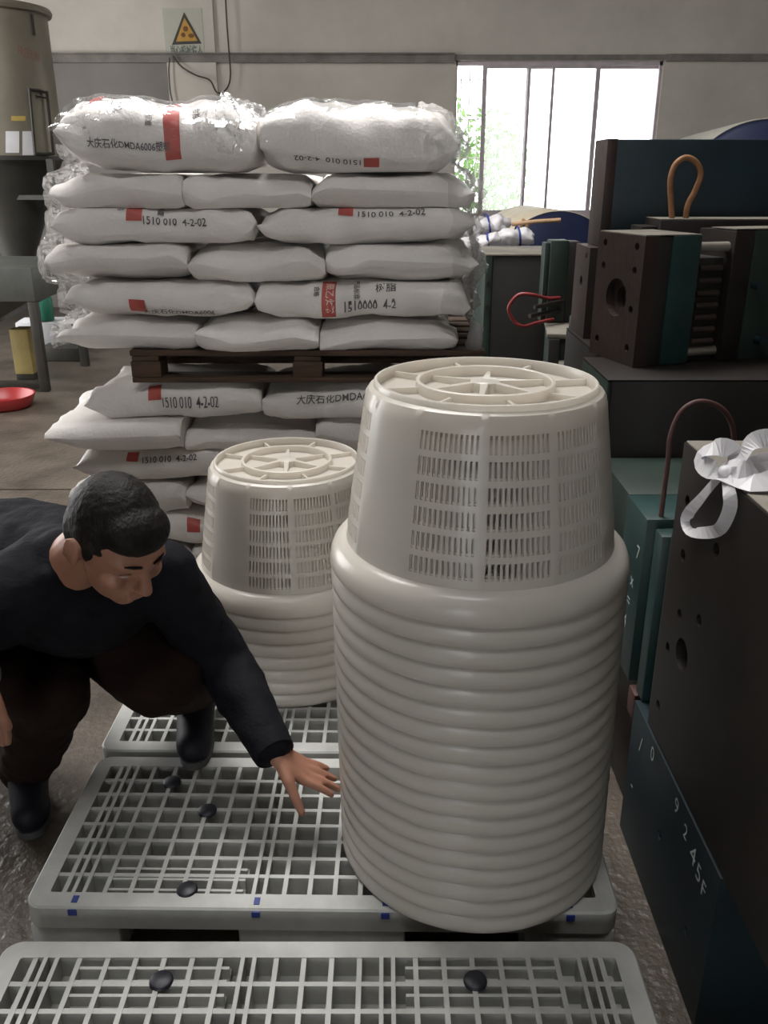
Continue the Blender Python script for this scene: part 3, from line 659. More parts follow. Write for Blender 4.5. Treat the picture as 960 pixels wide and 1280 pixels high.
# base blocks
bs = thing('steel_block', 'dark blue-green painted steel block with chalk numbers near the floor', 'mould', (XM, 1.19, 0))
bevel_box('block', -.004, .62, 0, .56, 0, .37, M_NAVY, bs, .006, cuts=[((-.03, .30, .2), (.03, .30, .2), .01), ((-.03, .1, .14), (.03, .1, .14), .01)])
for (yy, z, s, h, rr_) in ((.23, .335, '9', .05, 0), (.17, .322, '2', .045, 0), (.12, .31, '4', .06, 0), (.085, .30, '5', .055, 0), (.055, .29, 'F', .05, 0), (.40, .335, '0', .05, 0), (.48, .30, '/', .06, 0), (.505, .17, '-', .05, 0)):
    v, f = text_geo(s, h); link('chalk_mark', MB().add([Vector((-.0055, yy - q.x, z + q.y)) for q in v], f).mesh('chalk_mark', M_CHALK), bs)
b2 = thing('steel_block', 'dark rusty steel block under the teal mould', 'mould', (XM + .03, 1.765, 0))
bevel_box('block', 0, .60, 0, .54, 0, .37, M_BROWN2, b2, .006); bevel_box('corner_lug', -.03, .05, .005, .055, .30, .37, M_RUST, b2, .004)
# rusty lifting hoop standing on the teal mould
p = [at(835, 575, 1.85), at(838, 545, 1.85), at(851, 515, 1.85), at(873, 502, 1.85), at(898, 508, 1.85), at(914, 528, 1.85), at(918, 560, 1.85), at(916, 575, 1.85)]
p = [Vector((p[0].x, 1.85, .799))] + p + [Vector((p[-1].x, 1.85, .799))]
tag(link('lifting_hoop', MB().tube(spline(p), .006, 8).mesh('lifting_hoop', M_RUST, 60)), 'thin rusty rod bent into a hoop behind the ribbon', 'hook')

# white ribbon bow on the near mould
rb = thing('ribbon', 'white plastic ribbon tied in loops over the brown mould edge', 'ribbon', (0, 0, 0))
def ribbon(pts, w, side, sd, tw=0):
    P = spline(pts, 3); w *= 1.35; tw *= 2.2; b = MB(); n = len(P); vs = []
    for i, q in enumerate(P):
        tg = (P[min(i + 1, n - 1)] - P[max(i - 1, 0)]).normalized(); s = tg.cross(Vector((-.55, -.70, .45))).normalized()
        if i and s.dot(prev) < 0: s = -s
        prev = s.copy(); s.rotate(Quaternion(tg, tw * math.sin(i * .3 + sd))); vs += [q - s * w, q + s * w]
    b.add(vs, [(2 * i, 2 * i + 1, 2 * i + 3, 2 * i + 2) for i in range(n - 1)])
    me = evaluated(b.mesh('ribbon_loop', M_RIBBON), [('SOLIDIFY', {'thickness': .001})])
    link('ribbon_loop', me, rb)
def on_face(px, py, x=.588): d = ray(px, py); return CAMP + d * (x / d.x)
def on_top(px, py, z=1.046): return atz(px, py, z)
ribbon([on_top(905, 589), on_face(893, 603), on_face(876, 624), on_face(862, 640, .592), on_face(858, 652, .594), on_face(864, 664, .594), on_face(880, 666, .592), on_face(897, 663, .59), on_face(906, 652, .588), on_face(913, 632, .586), on_face(911, 612, .584), on_top(906, 590)], .0085, ((.1, .9, .5), (.1, .8, -.4)), 1, .25)
ribbon([on_top(906, 590), on_top(890, 588, 1.05), on_top(877, 577, 1.055), on_top(879, 566, 1.07), on_top(892, 560, 1.085), on_top(906, 560, 1.085), on_top(918, 568, 1.07), on_top(912, 588, 1.05)], .013, ((.3, -.8, .5), (.3, -.8, .5)), 2, .35)
ribbon([on_top(908, 590), on_top(922, 582, 1.06), on_top(930, 570, 1.08), on_top(937, 556, 1.10), on_top(950, 549, 1.11), on_top(970, 548, 1.11), on_top(990, 560, 1.09), on_top(985, 578, 1.06), on_top(950, 590, 1.05), on_top(912, 594, 1.05)], .012, ((.3, -.8, .4), (.2, -.9, .3)), 3, .35)
ribbon([on_top(906, 592), on_top(925, 600, 1.05), on_top(950, 603, 1.055), on_top(980, 593, 1.05), on_top(998, 580)], .015, ((.2, -.8, .5), (.3, -.8, .4)), 4, .35)
ribbon([on_top(900, 590), on_top(915, 584, 1.06), on_top(932, 588, 1.065), on_top(948, 580, 1.06), on_top(975, 574, 1.055)], .013, ((.1, -.7, .6), (.3, -.8, .4)), 5, .4)
k = on_top(907, 591, 1.05); link('knot', MB().lathe([(0, -.013), (.008, -.011), (.0135, -.003), (.013, .006), (.007, .012), (0, .013)], 14, Matrix.Translation(k) @ Matrix.Rotation(.5, 4, 'X')).mesh('knot', M_RIBBON, 70), rb)

# black machine block behind, and the open mould standing on it
bl = thing('machine_block', 'big black steel block with dark green side carrying the open mould', 'machine', (.614, 2.34, 0))
bevel_box('block', 0.012, 1.5, 0, .32, 0, 1.005, M_BLACK, bl, .006); bevel_box('side_panel', 0, .012, 0.002, .32, 0, 1.003, M_GREEN, bl, .003)
bevel_box('top_sheet', .0, 1.5, 0, .32, 1.005, 1.009, M_BROWN2, bl, .0015)
b3 = thing('machine_block', 'black steel plinth under the tall slab, behind the big block', 'machine', (.672, 2.665, 0))
bevel_box('block', 0, 1.44, 0, .55, 0, 1.005, M_BLACK, b3, .006); bevel_box('top_sheet', 0, 1.44, 0, .55, 1.0053, 1.009, M_BROWN2, b3, .0015)
om = thing('injection_mould', 'open mould with a round bore in its brown face and green sides', 'mould', (.724, 2.50, 1.0095), math.atan2(.05, .163))
hm = .365
def pl(xa, xb, ya, yb, z0, z1, m, cuts=()): return bevel_box('mould_plate', xa, xb, ya, yb, z0, z1, m, om, .004, cuts=cuts)
# local x runs to the right (along the plates' thickness), y runs away along the brown face
bc = [((-.01, .125, .185), (.022, .125, .185), .055), ((-.01, .125, .185), (.06, .125, .185), .032)] + [((-.01, yy, zz), (.03, yy, zz), .011) for yy, zz in ((.04, .335), (.04, .27), (.21, .335), (.21, .27), (.04, .05), (.21, .05), (.04, .16))]
pl(0, .045, 0, .25, 0, hm, M_BROWN, bc)
pl(.046, .09, .004, .246, 0, hm - .002, M_BLACK); pl(.091, .185, .0, .25, 0, hm, M_TEAL)
link('top_dust', MB().box(.002, .183, .003, .247, hm + .0002, hm + .003).mesh('top_dust', M_DUST), om)
for yy in (.03, .22):
    for zz in (.03, .33): link('guide_pillar', MB().cyl((.15, yy, zz), (.34, yy, zz), .014, n=16).mesh('guide_pillar', M_STEELTOP, 40), om)
for q in range(7): link('cooling_nipple', MB().cyl((.20, .02, .06 + q * .035), (.275, .02, .06 + q * .035), .010, n=12).mesh('cooling_nipple', M_BROWN, 40), om)
pl(.20, .29, .03, .20, 0, .30, M_BLACK); pl(.295, .36, .0, .17, 0, hm + .01, M_BROWN2); pl(.362, .52, .0, .15, 0, hm + .01, M_GREEN); pl(.522, .8, .0, .12, 0, hm + .012, M_NAVY)
link('top_dust', MB().box(.297, .79, .003, .117, hm + .0125, hm + .015).mesh('top_dust', M_DUST), om)
for (xx, zz) in ((.38, .22), (.42, .06)): link('hose_nipple', MB().cyl((xx, .0, zz), (xx, -.03, zz), .012, n=12).mesh('hose_nipple', M_NAVY, 40), om)

# tall dark slab mould at the back with a wider brown foot
tl = thing('injection_mould', 'tall dark slab mould rising beside the window', 'mould', (.718, 3.00, 1.0095))
bevel_box('slab', .0, .55, 0, .17, .30, .63, M_NAVY, tl, .005); bevel_box('slab_edge', -.004, .03, -.001, .172, .30, .632, M_BROWN, tl, .003)
bevel_box('foot_plate', -.035, .50, -.02, .20, 0, .299, M_BROWN, tl, .005, cuts=[((-.06, .08, .18), (.0, .08, .18), .02), ((-.06, .03, .27), (.0, .03, .27), .01)])
sm = thing('mould_plate_block', 'low dark steel block carrying the orange rope loop', 'mould', (.80, 2.80, 1.0095))
bevel_box('block', .05, .46, 0, .17, 0, .395, M_BROWN2, sm, .005); bevel_box('step', .0, .05, .02, .15, 0, .375, M_BROWN2, sm, .004); bevel_box('step_foot', -.01, .055, .0, .16, 0, .34, M_BLACK, sm, .004)
link('top_dust', MB().box(.052, .458, .003, .167, .3952, .397).mesh('top_dust', M_DUST), sm)
pr = [at(840, 274, 2.87), at(838.5, 248, 2.87), at(838, 225, 2.87), at(844, 206, 2.87), at(857, 197, 2.87), at(870, 203, 2.87), at(876, 218, 2.87), at(869, 238, 2.87), at(860, 256, 2.87), at(857, 274, 2.87)]
tag(link('rope_loop', MB().tube(spline(pr), .009, 10).mesh('rope_loop', M_HOOK, 60)), 'orange-brown rope loop standing up from the low dark block', 'rope')

# middle ground between sacks and moulds
bx = thing('machine_cabinet', 'black cabinet with dusty top beside the sack stack', 'cabinet', (.475, 4.2, 0))
bevel_box('body', .035, .42, 0, .5, 0, 1.18, M_BLACK, bx, .005); bevel_box('side_strip', 0, .035, -.005, .5, 0, 1.185, M_GREEN, bx, .004)
bevel_box('top_sheet', .0, .42, -.006, .5, 1.181, 1.19, M_DUST, bx, .002)
for z in (.72, .95, 1.06): link('bolt', MB().cyl((.016, -.006, z), (.016, -.014, z), .01, n=10).mesh('bolt', M_BLACK, 40), bx)
gp = thing('steel_frame_block', 'small green and black upright block on the grey steel ledge', 'machine', (.685, 3.7, .953))
bevel_box('green_plate', 0, .075, 0, .10, 0, .33, M_GREEN, gp, .004); bevel_box('edge_plate', -.022, -.001, .01, .09, 0, .32, M_GREEN, gp, .003); bevel_box('black_plate', .076, .125, .01, .12, 0, .325, M_BLACK, gp, .004)
ld = thing('steel_bench', 'dark green bench with a bare grey steel ledge and lower step', 'machine', (.66, 3.40, 0), R(-8))
bevel_box('bench_body', .0, .40, .05, .72, 0, .93, M_GREEN, ld, .006); bevel_box('ledge_plate', -.02, .40, .03, .74, .931, .95, M_STEELTOP, ld, .003)
bevel_box('front_post', -.012, .03, .02, .06, .0, .93, M_BLACK, ld, .003); bevel_box('lower_step', .04, .40, -.10, .048, 0, .83, M_NAVY, ld, .004); bevel_box('step_plate', .03, .40, -.12, .048, .8305, .845, M_STEELTOP, ld, .003)
pn = at(722, 408, 3.52)
tag(link('hex_nut', MB().lathe([(0, .0), (.034, 0), (.036, .004), (.036, .055), (.03, .06), (.012, .062), (.012, .085), (0, .086)], 6).mesh('hex_nut', M_GREEN, 30)), 'stubby green bolt head on the grey steel ledge', 'bolt').location = (pn.x, 3.52, .9505)
yl = 3.62
tag(link('red_cable', MB().tube(spline([at(*q, yl + d_) for q, d_ in (((700, 372), .083), ((685, 373), .04), ((668, 369), 0), ((650, 368), 0), ((639, 378), 0), ((636, 388), 0), ((643, 402), 0), ((655, 408), 0), ((670, 404), .04), ((692, 399), .083))]), .0075, 8).mesh('red_cable', M_REDWIRE, 60)), 'red cable looping out in front of the black cabinet', 'cable')
for (q0, q1, lb) in (((668, 384), (705, 376), 'upper dark iron rod beside the red cable'), ((662, 395), (700, 388), 'lower dark iron rod beside the red cable')):
    tag(link('iron_rod', MB().cyl(at(*q0, 3.58), at(*q1, 3.7), .009, n=10).mesh('iron_rod', M_BROWN2, 40)), lb, 'rod')

# drums
def drum(name, label, c, r, ln, yaw, m_end, m_shell, legs):
    t = thing(name, label, 'drum', c, yaw)
    link('shell', MB().lathe([(r - .006, .0), (r, .01), (r, ln), (r - .006, ln + .01)], 72, Matrix.Rotation(-PI / 2, 4, 'X')).mesh('shell', m_shell, 40), t)
    link('end_disc', MB().lathe([(0, -.008), (r * .9, -.008), (r * .93, .0), (r - .004, .002), (r - .004, .012)], 72, Matrix.Rotation(-PI / 2, 4, 'X')).mesh('end_disc', m_end, 40), t)
    link('end_disc', MB().lathe([(0, ln + .012), (r - .004, ln + .008)], 72, Matrix.Rotation(-PI / 2, 4, 'X')).mesh('end_disc', m_end, 40), t)
    for x in (-1, 1):
        for y in (.12 * ln, .88 * ln): bevel_box('leg', x * r * .7 - .03, x * r * .7 + .03, y - .03, y + .03, -c[2], -r * .6, M_FRAME, t, .004)
    return t
cd = at(692, 375, 7.0)
drum('horizontal_drum', 'smaller horizontal drum with navy end and cream shell under the window', (cd.x, 7.0, 1.285 - .50), .50, 1.2, R(4), M_DRUM, M_CREAM, 1)
cb = at(950, 225, 4.3); zt_ = at(947, 147, 4.3).z
drum('horizontal_drum', 'horizontal drum with dark blue end rising behind the tall slab', (cb.x, 4.3, zt_ - .37), .37, 1.5, R(-9), M_DRUM, M_DRUMTOP, 1)

# white rag bundles and sticks on a crate below the window
cr = thing('storage_crate', 'dark crate behind the black cabinet carrying white bundles', 'crate', (.25, 4.95, 0))
for s in range(5): bevel_box('slat', 0, .75, 0, .02, .02 + s * .216, .22 + s * .216, M_BLACK, cr, .003)
for (xx, yy) in ((.02, .03), (.73, .03), (.02, .71), (.73, .71)): bevel_box('post', xx - .02, xx + .02, yy - .008, yy + .03, 0, 1.105, M_BLACK, cr, .003)
bevel_box('lid', 0, .75, 0, .75, 1.105, 1.12, M_BLACK, cr, .003)
def bundle(px, py, Y, rx, ln, ang, sd, label):
    c = at(px, py, Y); o_ = Vector((sd, sd * 2, 0))
    def g(u, v):
        s = -1 + 2 * u; a = 2 * PI * v; rr = rx * (max(0, 1 - abs(s) ** 4) ** .5 * (1 + .12 * math.cos(s * 9)) + .02)
        p = Vector((s * ln, rr * math.cos(a), rr * math.sin(a) * .8)); n = noise.noise(p * 18 + o_) + .5 * noise.noise(p * 42 + o_)
        return p * (1 + .28 * n)
    t = thing('white_bundle', label, 'bundle', (c.x, Y, 1.122 + rx * 1.2), 0, 'white bundles under the window'); t.rotation_euler = (0, R(-8), ang)
    link('wrapped_body', MB().grid(g, 28, 24, wv=True).mesh('wrapped_body', M_RIBBON, 80), t)
    link('blue_tie', MB().lathe([(rx * 1.0, -.006), (rx * 1.05, 0), (rx * 1.0, .006)], 24, Matrix.Translation((ln * .35, 0, 0)) @ Matrix.Rotation(PI / 2, 4, 'Y')).mesh('blue_tie', M_BLUE, 60), t)
bundle(595, 285, 5.52, .085, .20, R(5), 1, 'white wrapped bundle with blue tie nearest the sack film')
bundle(636, 300, 5.24, .06, .15, R(6), 2, 'smaller white wrapped bundle with blue tie beside the sticks')
bundle(600, 303, 5.06, .05, .12, R(-4), 4, 'lowest white wrapped bundle lying on the crate edge')
for (a, c, lb) in ((at(638, 300, 5.36), at(655, 274, 5.30), 'short pale stick leaning towards the window'), (at(648, 300, 5.37), at(661, 277, 5.30), 'second short pale stick crossing the bundle'), (at(640, 280.5, 5.26), at(701, 275, 5.20), 'long pale stick pointing along the window sill')):
    if lb[0] != 'l': a.z = 1.132
    tag(link('wooden_stick', MB().tube([a, (a + c) / 2 + Vector((0, 0, .004)), c], .012, 8).mesh('wooden_stick', M_STICK, 50)), lb, 'stick', 'sticks under the window')

# ================================================================== HOPPER, GRINDER STAND AND CLUTTER (left background)
hx_, hy_ = -3.50, 8.6
hp = thing('hopper_dryer', 'tall dull steel hopper on legs with red lettering and paper labels', 'machine', (hx_, hy_, 0))
zlo = at(40, 196, 8.4).z; zhi = at(40, 14, 8.4).z; r = .53
link('tank', MB().lathe([(r, zlo), (r, zhi), (r + .035, zhi + .005), (r + .045, zhi + .03), (r + .035, zhi + .055), (0, zhi + .06)], 64).mesh('tank', M_HOPPER, 40), hp)
link('cone', MB().lathe([(r, zlo), (r - .02, zlo - .02), (.12, .72), (.12, .55), (0, .55)], 48).mesh('cone', M_FRAME, 40), hp)
link('flange', MB().lathe([(r - .01, zlo - .03), (r + .03, zlo - .03), (r + .03, zlo + .005), (r - .01, zlo + .005)], 48, closed=True).mesh('flange', M_FRAME, 40), hp)
for sxg in (-1, 1):
    for sy in (-1, 1):
        link('leg', MB().box(-.03, .03, -.03, .03, 0, zlo - .02).mesh('leg', M_FRAME), hp, Matrix.Translation((sxg * .53, sy * .30, 0)))
    link('cross_bar', MB().box(-.02, .02, -.30, .30, 1.35, 1.39).mesh('cross_bar', M_FRAME), hp, Matrix.Translation((sxg * .53, 0, 0)))
link('cross_bar', MB().box(-.53, .53, -.02, .02, 1.33, 1.37).mesh('cross_bar', M_FRAME), hp, Matrix.Translation((0, -.30, 0)))
def on_tank(px, py, out):
    d = ray(px, py); # intersect with the vertical cylinder
    o2 = Vector((CAMP.x - hx_, CAMP.y - hy_)); d2 = Vector((d.x, d.y)); rr = r + out
    A_ = d2.dot(d2); B_ = 2 * o2.dot(d2); C_ = o2.dot(o2) - rr * rr; disc = max(B_ * B_ - 4 * A_ * C_, 0)
    k = (-B_ - math.sqrt(disc)) / (2 * A_); q = CAMP + d * k; return q - Vector((hx_, hy_, 0))
def patch(nm, xa, xb, ya, yb, m, out=.004):
    b = MB(); b.grid(lambda u, v: on_tank(xa + (xb - xa) * u, ya + (yb - ya) * v, out), 8, 4); link(nm, b.mesh(nm, m, 60), hp)
patch('paper_label', 7, 24, 164, 191, M_LABEL); patch('paper_label', 28, 42, 164, 194, M_LABEL); patch('yellow_label', 14, 32, 145, 151, M_LABELY)
v, f = text_geo('FREISUN', 1.0); 
link('painted_lettering', MB().add([on_tank(36 + q.x * 7.4, 68 - q.y * 17 + (q.x * 2.5), .004) for q in v], f).mesh('painted_lettering', M_FADED), hp)
ph = [on_tank(*q, .02) for q in ((37, 111), (50, 113), (62, 116), (70, 194), (50, 195))]
c0 = on_tank(44, 112, 0)
dr = MB()
dr.tube([on_tank(36.5, 110, .02), on_tank(44, 194, .02)], .014, 6); dr.tube([on_tank(58.5, 114, .03), on_tank(67, 193, .03)], .014, 6); dr.tube([on_tank(37, 112, .02), on_tank(48, 113, .025), on_tank(58, 116, .03)], .012, 6); dr.tube([on_tank(44, 192, .02), on_tank(56, 193, .02), on_tank(67, 192, .03)], .014, 6); dr.tube([on_tank(45, 120, .02), on_tank(60, 123, .03)], .008, 6)
link('sight_door_frame', dr.mesh('sight_door_frame', M_FRAME, 50), hp)
link('latch_strip', MB().tube([on_tank(40, 18, .01), on_tank(43, 44, .01)], .012, 6).mesh('latch_strip', M_FRAME, 50), hp)

gx0, gx1, gy0, gy1 = -3.55, -2.55, 6.45, 7.45
gr = thing('feed_stand', 'grey sheet steel feed box on four legs with sloping chute', 'machine', (0, 0, 0))
zt = at(37, 335, 6.45).z
bevel_box('top_box', gx0, gx1, gy0, gy1, zt - .24, zt, M_STEEL, gr, .008)
for (x, y) in ((gx0 + .03, gy0 + .03), (gx1 - .03, gy0 + .03), (gx0 + .03, gy1 - .03), (gx1 - .03, gy1 - .03)):
    bevel_box('leg', x - .032, x + .032, y - .032, y + .032, 0, zt - .241, M_FRAME, gr, .004)
bevel_box('base_rail', gx0 + .0625, gx1 - .0625, gy0 + .005, gy0 + .055, .02, .08, M_FRAME, gr, .004)
b = MB(); zz = zt - .241
b.add([(gx0 + .05, gy0 + .06, zz), (gx1 - .07, gy0 + .06, zz), (gx1 - .07, gy1 - .06, zz), (gx0 + .05, gy1 - .06, zz), (gx0 + .12, gy0 + .35, .42), (gx0 + .42, gy0 + .35, .42), (gx0 + .42, gy1 - .35, .42), (gx0 + .12, gy1 - .35, .42)],
      [(0, 1, 5, 4), (1, 2, 6, 5), (2, 3, 7, 6), (3, 0, 4, 7), (4, 5, 6, 7), (0, 1, 2, 3)])
link('chute', b.mesh('chute', M_FRAME), gr)
yb_ = atz(27, 470, .0)
yy = 6.85; pa = at(15, 440, yy).x; pb_ = at(38, 440, yy).x
yo = thing('yellow_carton', 'mustard yellow carton standing under the feed stand', 'box', (pa, yy, 0)); 
bevel_box('carton_body', 0, pb_ - pa, 0, .2, 0.05, .40, M_YELLOWBOX, yo, .006); bevel_box('flap', .0, pb_ - pa, -.004, .10, .401, .406, M_YELLOWBOX, yo, .001); bevel_box('skid', .0, pb_ - pa, .01, .19, 0, .05, M_FRAME, yo, .004)
gbp = at(54, 388, 8.0)
tag(link('green_jug', MB().lathe([(0, 0), (.085, 0), (.09, .02), (.09, .19), (.07, .23), (.03, .25), (.03, .28), (0, .28)], 24).mesh('green_jug', M_GREENP, 40)), 'green plastic jug standing on the pale box behind the stand', 'jug').location = (gbp.x, 8.0, .302)
pbx = at(42, 425, 8.0)
wb_ = thing('pale_carton', 'pale open carton on the floor under the green jug', 'box', (pbx.x, 7.9, 0), R(8))
bevel_box('carton_body', -.10, .32, 0, .32, 0, .295, M_LABEL, wb_, .006); bevel_box('flap', .32, .42, .02, .3, .27, .28, M_LABEL, wb_, .002)
dk = at(70, 425, 7.9)
tag(bevel_box('dark_scrap_board', dk.x - .02, dk.x + .3, 7.6, 7.78, 0, .14, M_FRAME, None, .01), 'dark scrap board lying behind the stand leg', 'board')
rbs = atz(8, 500, .05)
tag(link('red_basin', MB().lathe([(0, .012), (.16, .012), (.175, .02), (.205, .09), (.215, .092), (.215, .086), (.19, .02), (.17, .0), (0, 0)], 40).mesh('red_basin', M_REDP, 50)), 'shallow red plastic basin on the floor before the feed stand', 'basin').location = (rbs.x - .02, rbs.y, .0005)

# ================================================================== THE MAN
def capsule(b, p0, r0, p1, r1, flat=1., ref=None, n=18, m=6):
    p0, p1 = Vector(p0), Vector(p1); d = (p1 - p0); L = d.length; z = d.normalized() if L > 1e-6 else Vector((0, 0, 1))
    x = Vector(ref) if ref else z.orthogonal(); x = (x - z * x.dot(z)).normalized(); y = z.cross(x)
    rings = [(p0 - z * r0 * math.cos(a), r0 * math.sin(a)) for a in [PI / 2 * i / m for i in range(m + 1)]] + [(p1 + z * r1 * math.sin(a), r1 * math.cos(a)) for a in [PI / 2 * i / m for i in range(m + 1)]]
    vs = []
    for c, rr in rings: 
        rr = max(rr, 1e-4); vs += [c + (x * math.cos(2 * PI * j / n) + y * flat * math.sin(2 * PI * j / n)) * rr for j in range(n)]
    k = len(rings); fs = [(i * n + j, i * n + (j + 1) % n, (i + 1) * n + (j + 1) % n, (i + 1) * n + j) for i in range(k - 1) for j in range(n)] + [tuple(range(n - 1, -1, -1)), tuple(range((k - 1) * n, k * n))]
    b.add(vs, fs)
def chain(b, pts, flat=1., ref=None):
    for (p0, r0), (p1, r1) in zip(pts, pts[1:]): capsule(b, p0, r0, p1, r1, flat, ref)
def ell(b, c, ax, n=20, m=12):
    c = Vector(c); a1, a2, a3 = [Vector(a) for a in ax]
    vs = []
    for i in range(m + 1):
        p = PI * i / m
        vs += [c + a3 * math.cos(p) + (a1 * math.cos(2 * PI * j / n) + a2 * math.sin(2 * PI * j / n)) * max(math.sin(p), 1e-4) for j in range(n)]
    b.add(vs, [(i * n + j, (i + 1) * n + j, (i + 1) * n + (j + 1) % n, i * n + (j + 1) % n) for i in range(m) for j in range(n)] + [tuple(range(n)), tuple(range((m + 1) * n - 1, m * n - 1, -1))])
def fuse(b, name, m, voxel, it=4, fac=.5, disp=None):
    mods = [('REMESH', {'mode': 'VOXEL', 'voxel_size': voxel}), ('SMOOTH', {'factor': fac, 'iterations': it})]
    me = evaluated(b.mesh(name, m), mods); me.name = name
    if disp:
        amp, sc = disp
        nn = [v.normal.copy() for v in me.vertices]
        for v, n_ in zip(me.vertices, nn):
            q = v.co; d = noise.noise(Vector((q.x * sc, q.y * sc, q.z * sc * 1.8))) + .5 * noise.noise(q * sc * 2.7)
            v.co = q + n_ * amp * d
    me.shade_smooth()
    if not me.materials: me.materials.append(m)
    return me
man = thing('person', 'crouching person in dark jacket reaching one hand to the tall basket stack', 'person', (-.75, 1.9, 0))
W2L = Matrix.Translation((.75, -1.9, 0))
Fh = Vector((.65, -.56, -.51)).normalized(); Uh = (Vector((0, 0, 1)) - Fh * Fh.z).normalized(); Rh = Fh.cross(Uh).normalized()
CC = Vector((-.507, 1.52, .90)); HC_ = CC - Uh * .02
def hd(f, u, rr=0): return HC_ + Fh * f + Uh * u + Rh * rr
neck = Vector((-.64, 1.625, .785)); chest = Vector((-.68, 1.74, .68)); waist = Vector((-.86, 1.87, .66)); pelv = Vector((-1.02, 1.98, .62))
latv = Vector((.60, .78, -.12)).normalized()          # towards his left shoulder
shL = Vector((-.50, 1.755, .695)); shR = Vector((-.84, 1.50, .71))
elL = Vector((-.385, 1.81, .44)); wrL = Vector((-.243, 1.585, .345))
elR = Vector((-.99, 1.53, .50)); wrR = Vector((-.790, 1.46, .625))
hipL = pelv + Vector((.10, .08, -.03)); hipR = pelv + Vector((-.06, -.11, -.03))
knL = at(208, 842, 1.75); anL = Vector((-.505, 2.0, .235)); toL = Vector((-.478, 1.815, .185))
knR = at(62, 862, 1.68); anR = Vector((-.93, 1.86, .095)); toR = Vector((-.885, 1.74, .04))
def torso(b, g):
    chain(b, [(pelv, .165 + g), (waist, .170 + g), (chest, .165 + g)], .92, latv)
    chain(b, [(chest, .13 + g), (neck - Vector((.03, -.03, .02)), .085 + g)], .8, latv)
    chain(b, [(shR, .070 + g), (neck - Vector((.05, -.04, .045)), .095 + g), (shL, .070 + g)])
    chain(b, [(chest + latv * .10, .10 + g), (waist + latv * .03, .11 + g)], .85, latv); chain(b, [(chest - latv * .10, .10 + g), (waist - latv * .03, .11 + g)], .85, latv)
def arm(b, s, e, w, g, end=1.):
    chain(b, [(s, .062 + g), (s.lerp(e, .5), .053 + g), (e, .046 + g), (e.lerp(w, .35), .044 + g), (e.lerp(w, end), .030 + g)])
def leg(b, h, k, a, g):
    chain(b, [(h, .098 + g), (h.lerp(k, .55), .080 + g), (k, .062 + g), (k.lerp(a, .35), .060 + g), (a, .040 + g)])
def hand(b, w, kd, fd, lat, up, thumb, sp=.021, L=(.072, .082, .076, .060), curl=.25):
    """palm from the wrist along kd; fingers bend from fd; lat points to the thumb side"""
    kd = Vector(kd).normalized(); lat = Vector(lat); lat = (lat - kd * lat.dot(kd)).normalized(); up = lat.cross(kd); up = up if up.dot(Vector((0, 0, 1))) > -.2 else -up
    offs = (1.45, .45, -.5, -1.4); kn = []
    capsule(b, w - kd * .008, .026, w + kd * .015, .027, .72, lat)
    for q in range(4):
        k = w + kd * (.088 - .006 * abs(q - 1)) + lat * offs[q] * sp; kn.append(k)
        capsule(b, w + kd * .012 + lat * offs[q] * sp * .6, .0165, k, .0118)
    capsule(b, w + kd * .035 + lat * .012, .020, w + kd * .07, .018, .6, lat)
    for q in range(4):
        d1 = (Vector(fd) + lat * (.10 * offs[q])).normalized(); d2 = (d1 - up * curl).normalized(); d3 = (d2 - up * curl * .9).normalized(); l = L[q]
        a = kn[q]; c = a + d1 * l * .45; d = c + d2 * l * .32; e = d + d3 * l * .23
        chain(b, [(a, .0112), (c, .0096), (d, .0086), (e, .0074)])
    chain(b, [(w + kd * .022 + lat * .018, .0165), (Vector(thumb[0]), .0135), (Vector(thumb[1]), .0105), (Vector(thumb[2]), .0088)])
bd = MB()
torso(bd, -.012); arm(bd, shL, elL, wrL, -.006); arm(bd, shR, elR, wrR, -.006); leg(bd, hipL, knL, anL, -.014); leg(bd, hipR, knR, anR, -.014)
capsule(bd, anL, .038, toL + Vector((0, 0, .0)), .026); capsule(bd, anR, .038, toR + Vector((0, .0, .01)), .024)
# head
ell(bd, CC, (Fh * .099, Rh * .078, Uh * .102)); ell(bd, hd(.030, -.048), (Fh * .068, Rh * .062, Uh * .070)); ell(bd, hd(.062, -.093), (Fh * .028, Rh * .030, Uh * .022))
ell(bd, hd(.060, .02), (Fh * .040, Rh * .060, Uh * .050))
capsule(bd, hd(.093, .016), .008, hd(.116, -.030), .0125); ell(bd, hd(.104, -.034, .010), (Fh * .011, Rh * .009, Uh * .008)); ell(bd, hd(.104, -.034, -.010), (Fh * .011, Rh * .009, Uh * .008))
for s in (-1, 1):
    capsule(bd, hd(.089, .024, s * .014), .011, hd(.080, .024, s * .044), .010); ell(bd, hd(.066, -.028, s * .040), (Fh * .026, Rh * .024, Uh * .026))
    ell(bd, hd(-.008, -.010, s * .085), (Fh * .019 + Uh * .004, Rh * .008 - Fh * s * 0, Uh * .031 - Fh * .006)); ell(bd, hd(-.020, -.004, s * .093), (Fh * .006, Rh * .006, Uh * .026)); capsule(bd, hd(-.004, -.034, s * .078), .007, hd(-.002, -.03, s * .08), .007)
capsule(bd, hd(.098, -.058, -.018), .0075, hd(.098, -.058, .018), .0075); capsule(bd, hd(.094, -.070, -.015), .0085, hd(.094, -.070, .015), .0085)
chain(bd, [(hd(-.035, -.035), .058), (neck, .062), (neck - Vector((.04, -.04, .05)), .075)])
# hands
hand(bd, wrL, (.78, -.02, -.60), (.90, .06, -.40), (0, -1, 0), (0, 0, 1), [(-.207, 1.533, .308), (-.190, 1.512, .277), (-.177, 1.500, .252)], curl=.10)
hand(bd, wrR, (.12, .08, -1), (.05, .14, -1), (.7, -.6, 0), (0, 0, 1), [(-.753, 1.43, .575), (-.743, 1.425, .545), (-.738, 1.43, .52)], curl=.18)
bd.v = [W2L @ v for v in bd.v]
link('body', fuse(bd, 'body', M_SKIN, .0042, 3, .5), man)
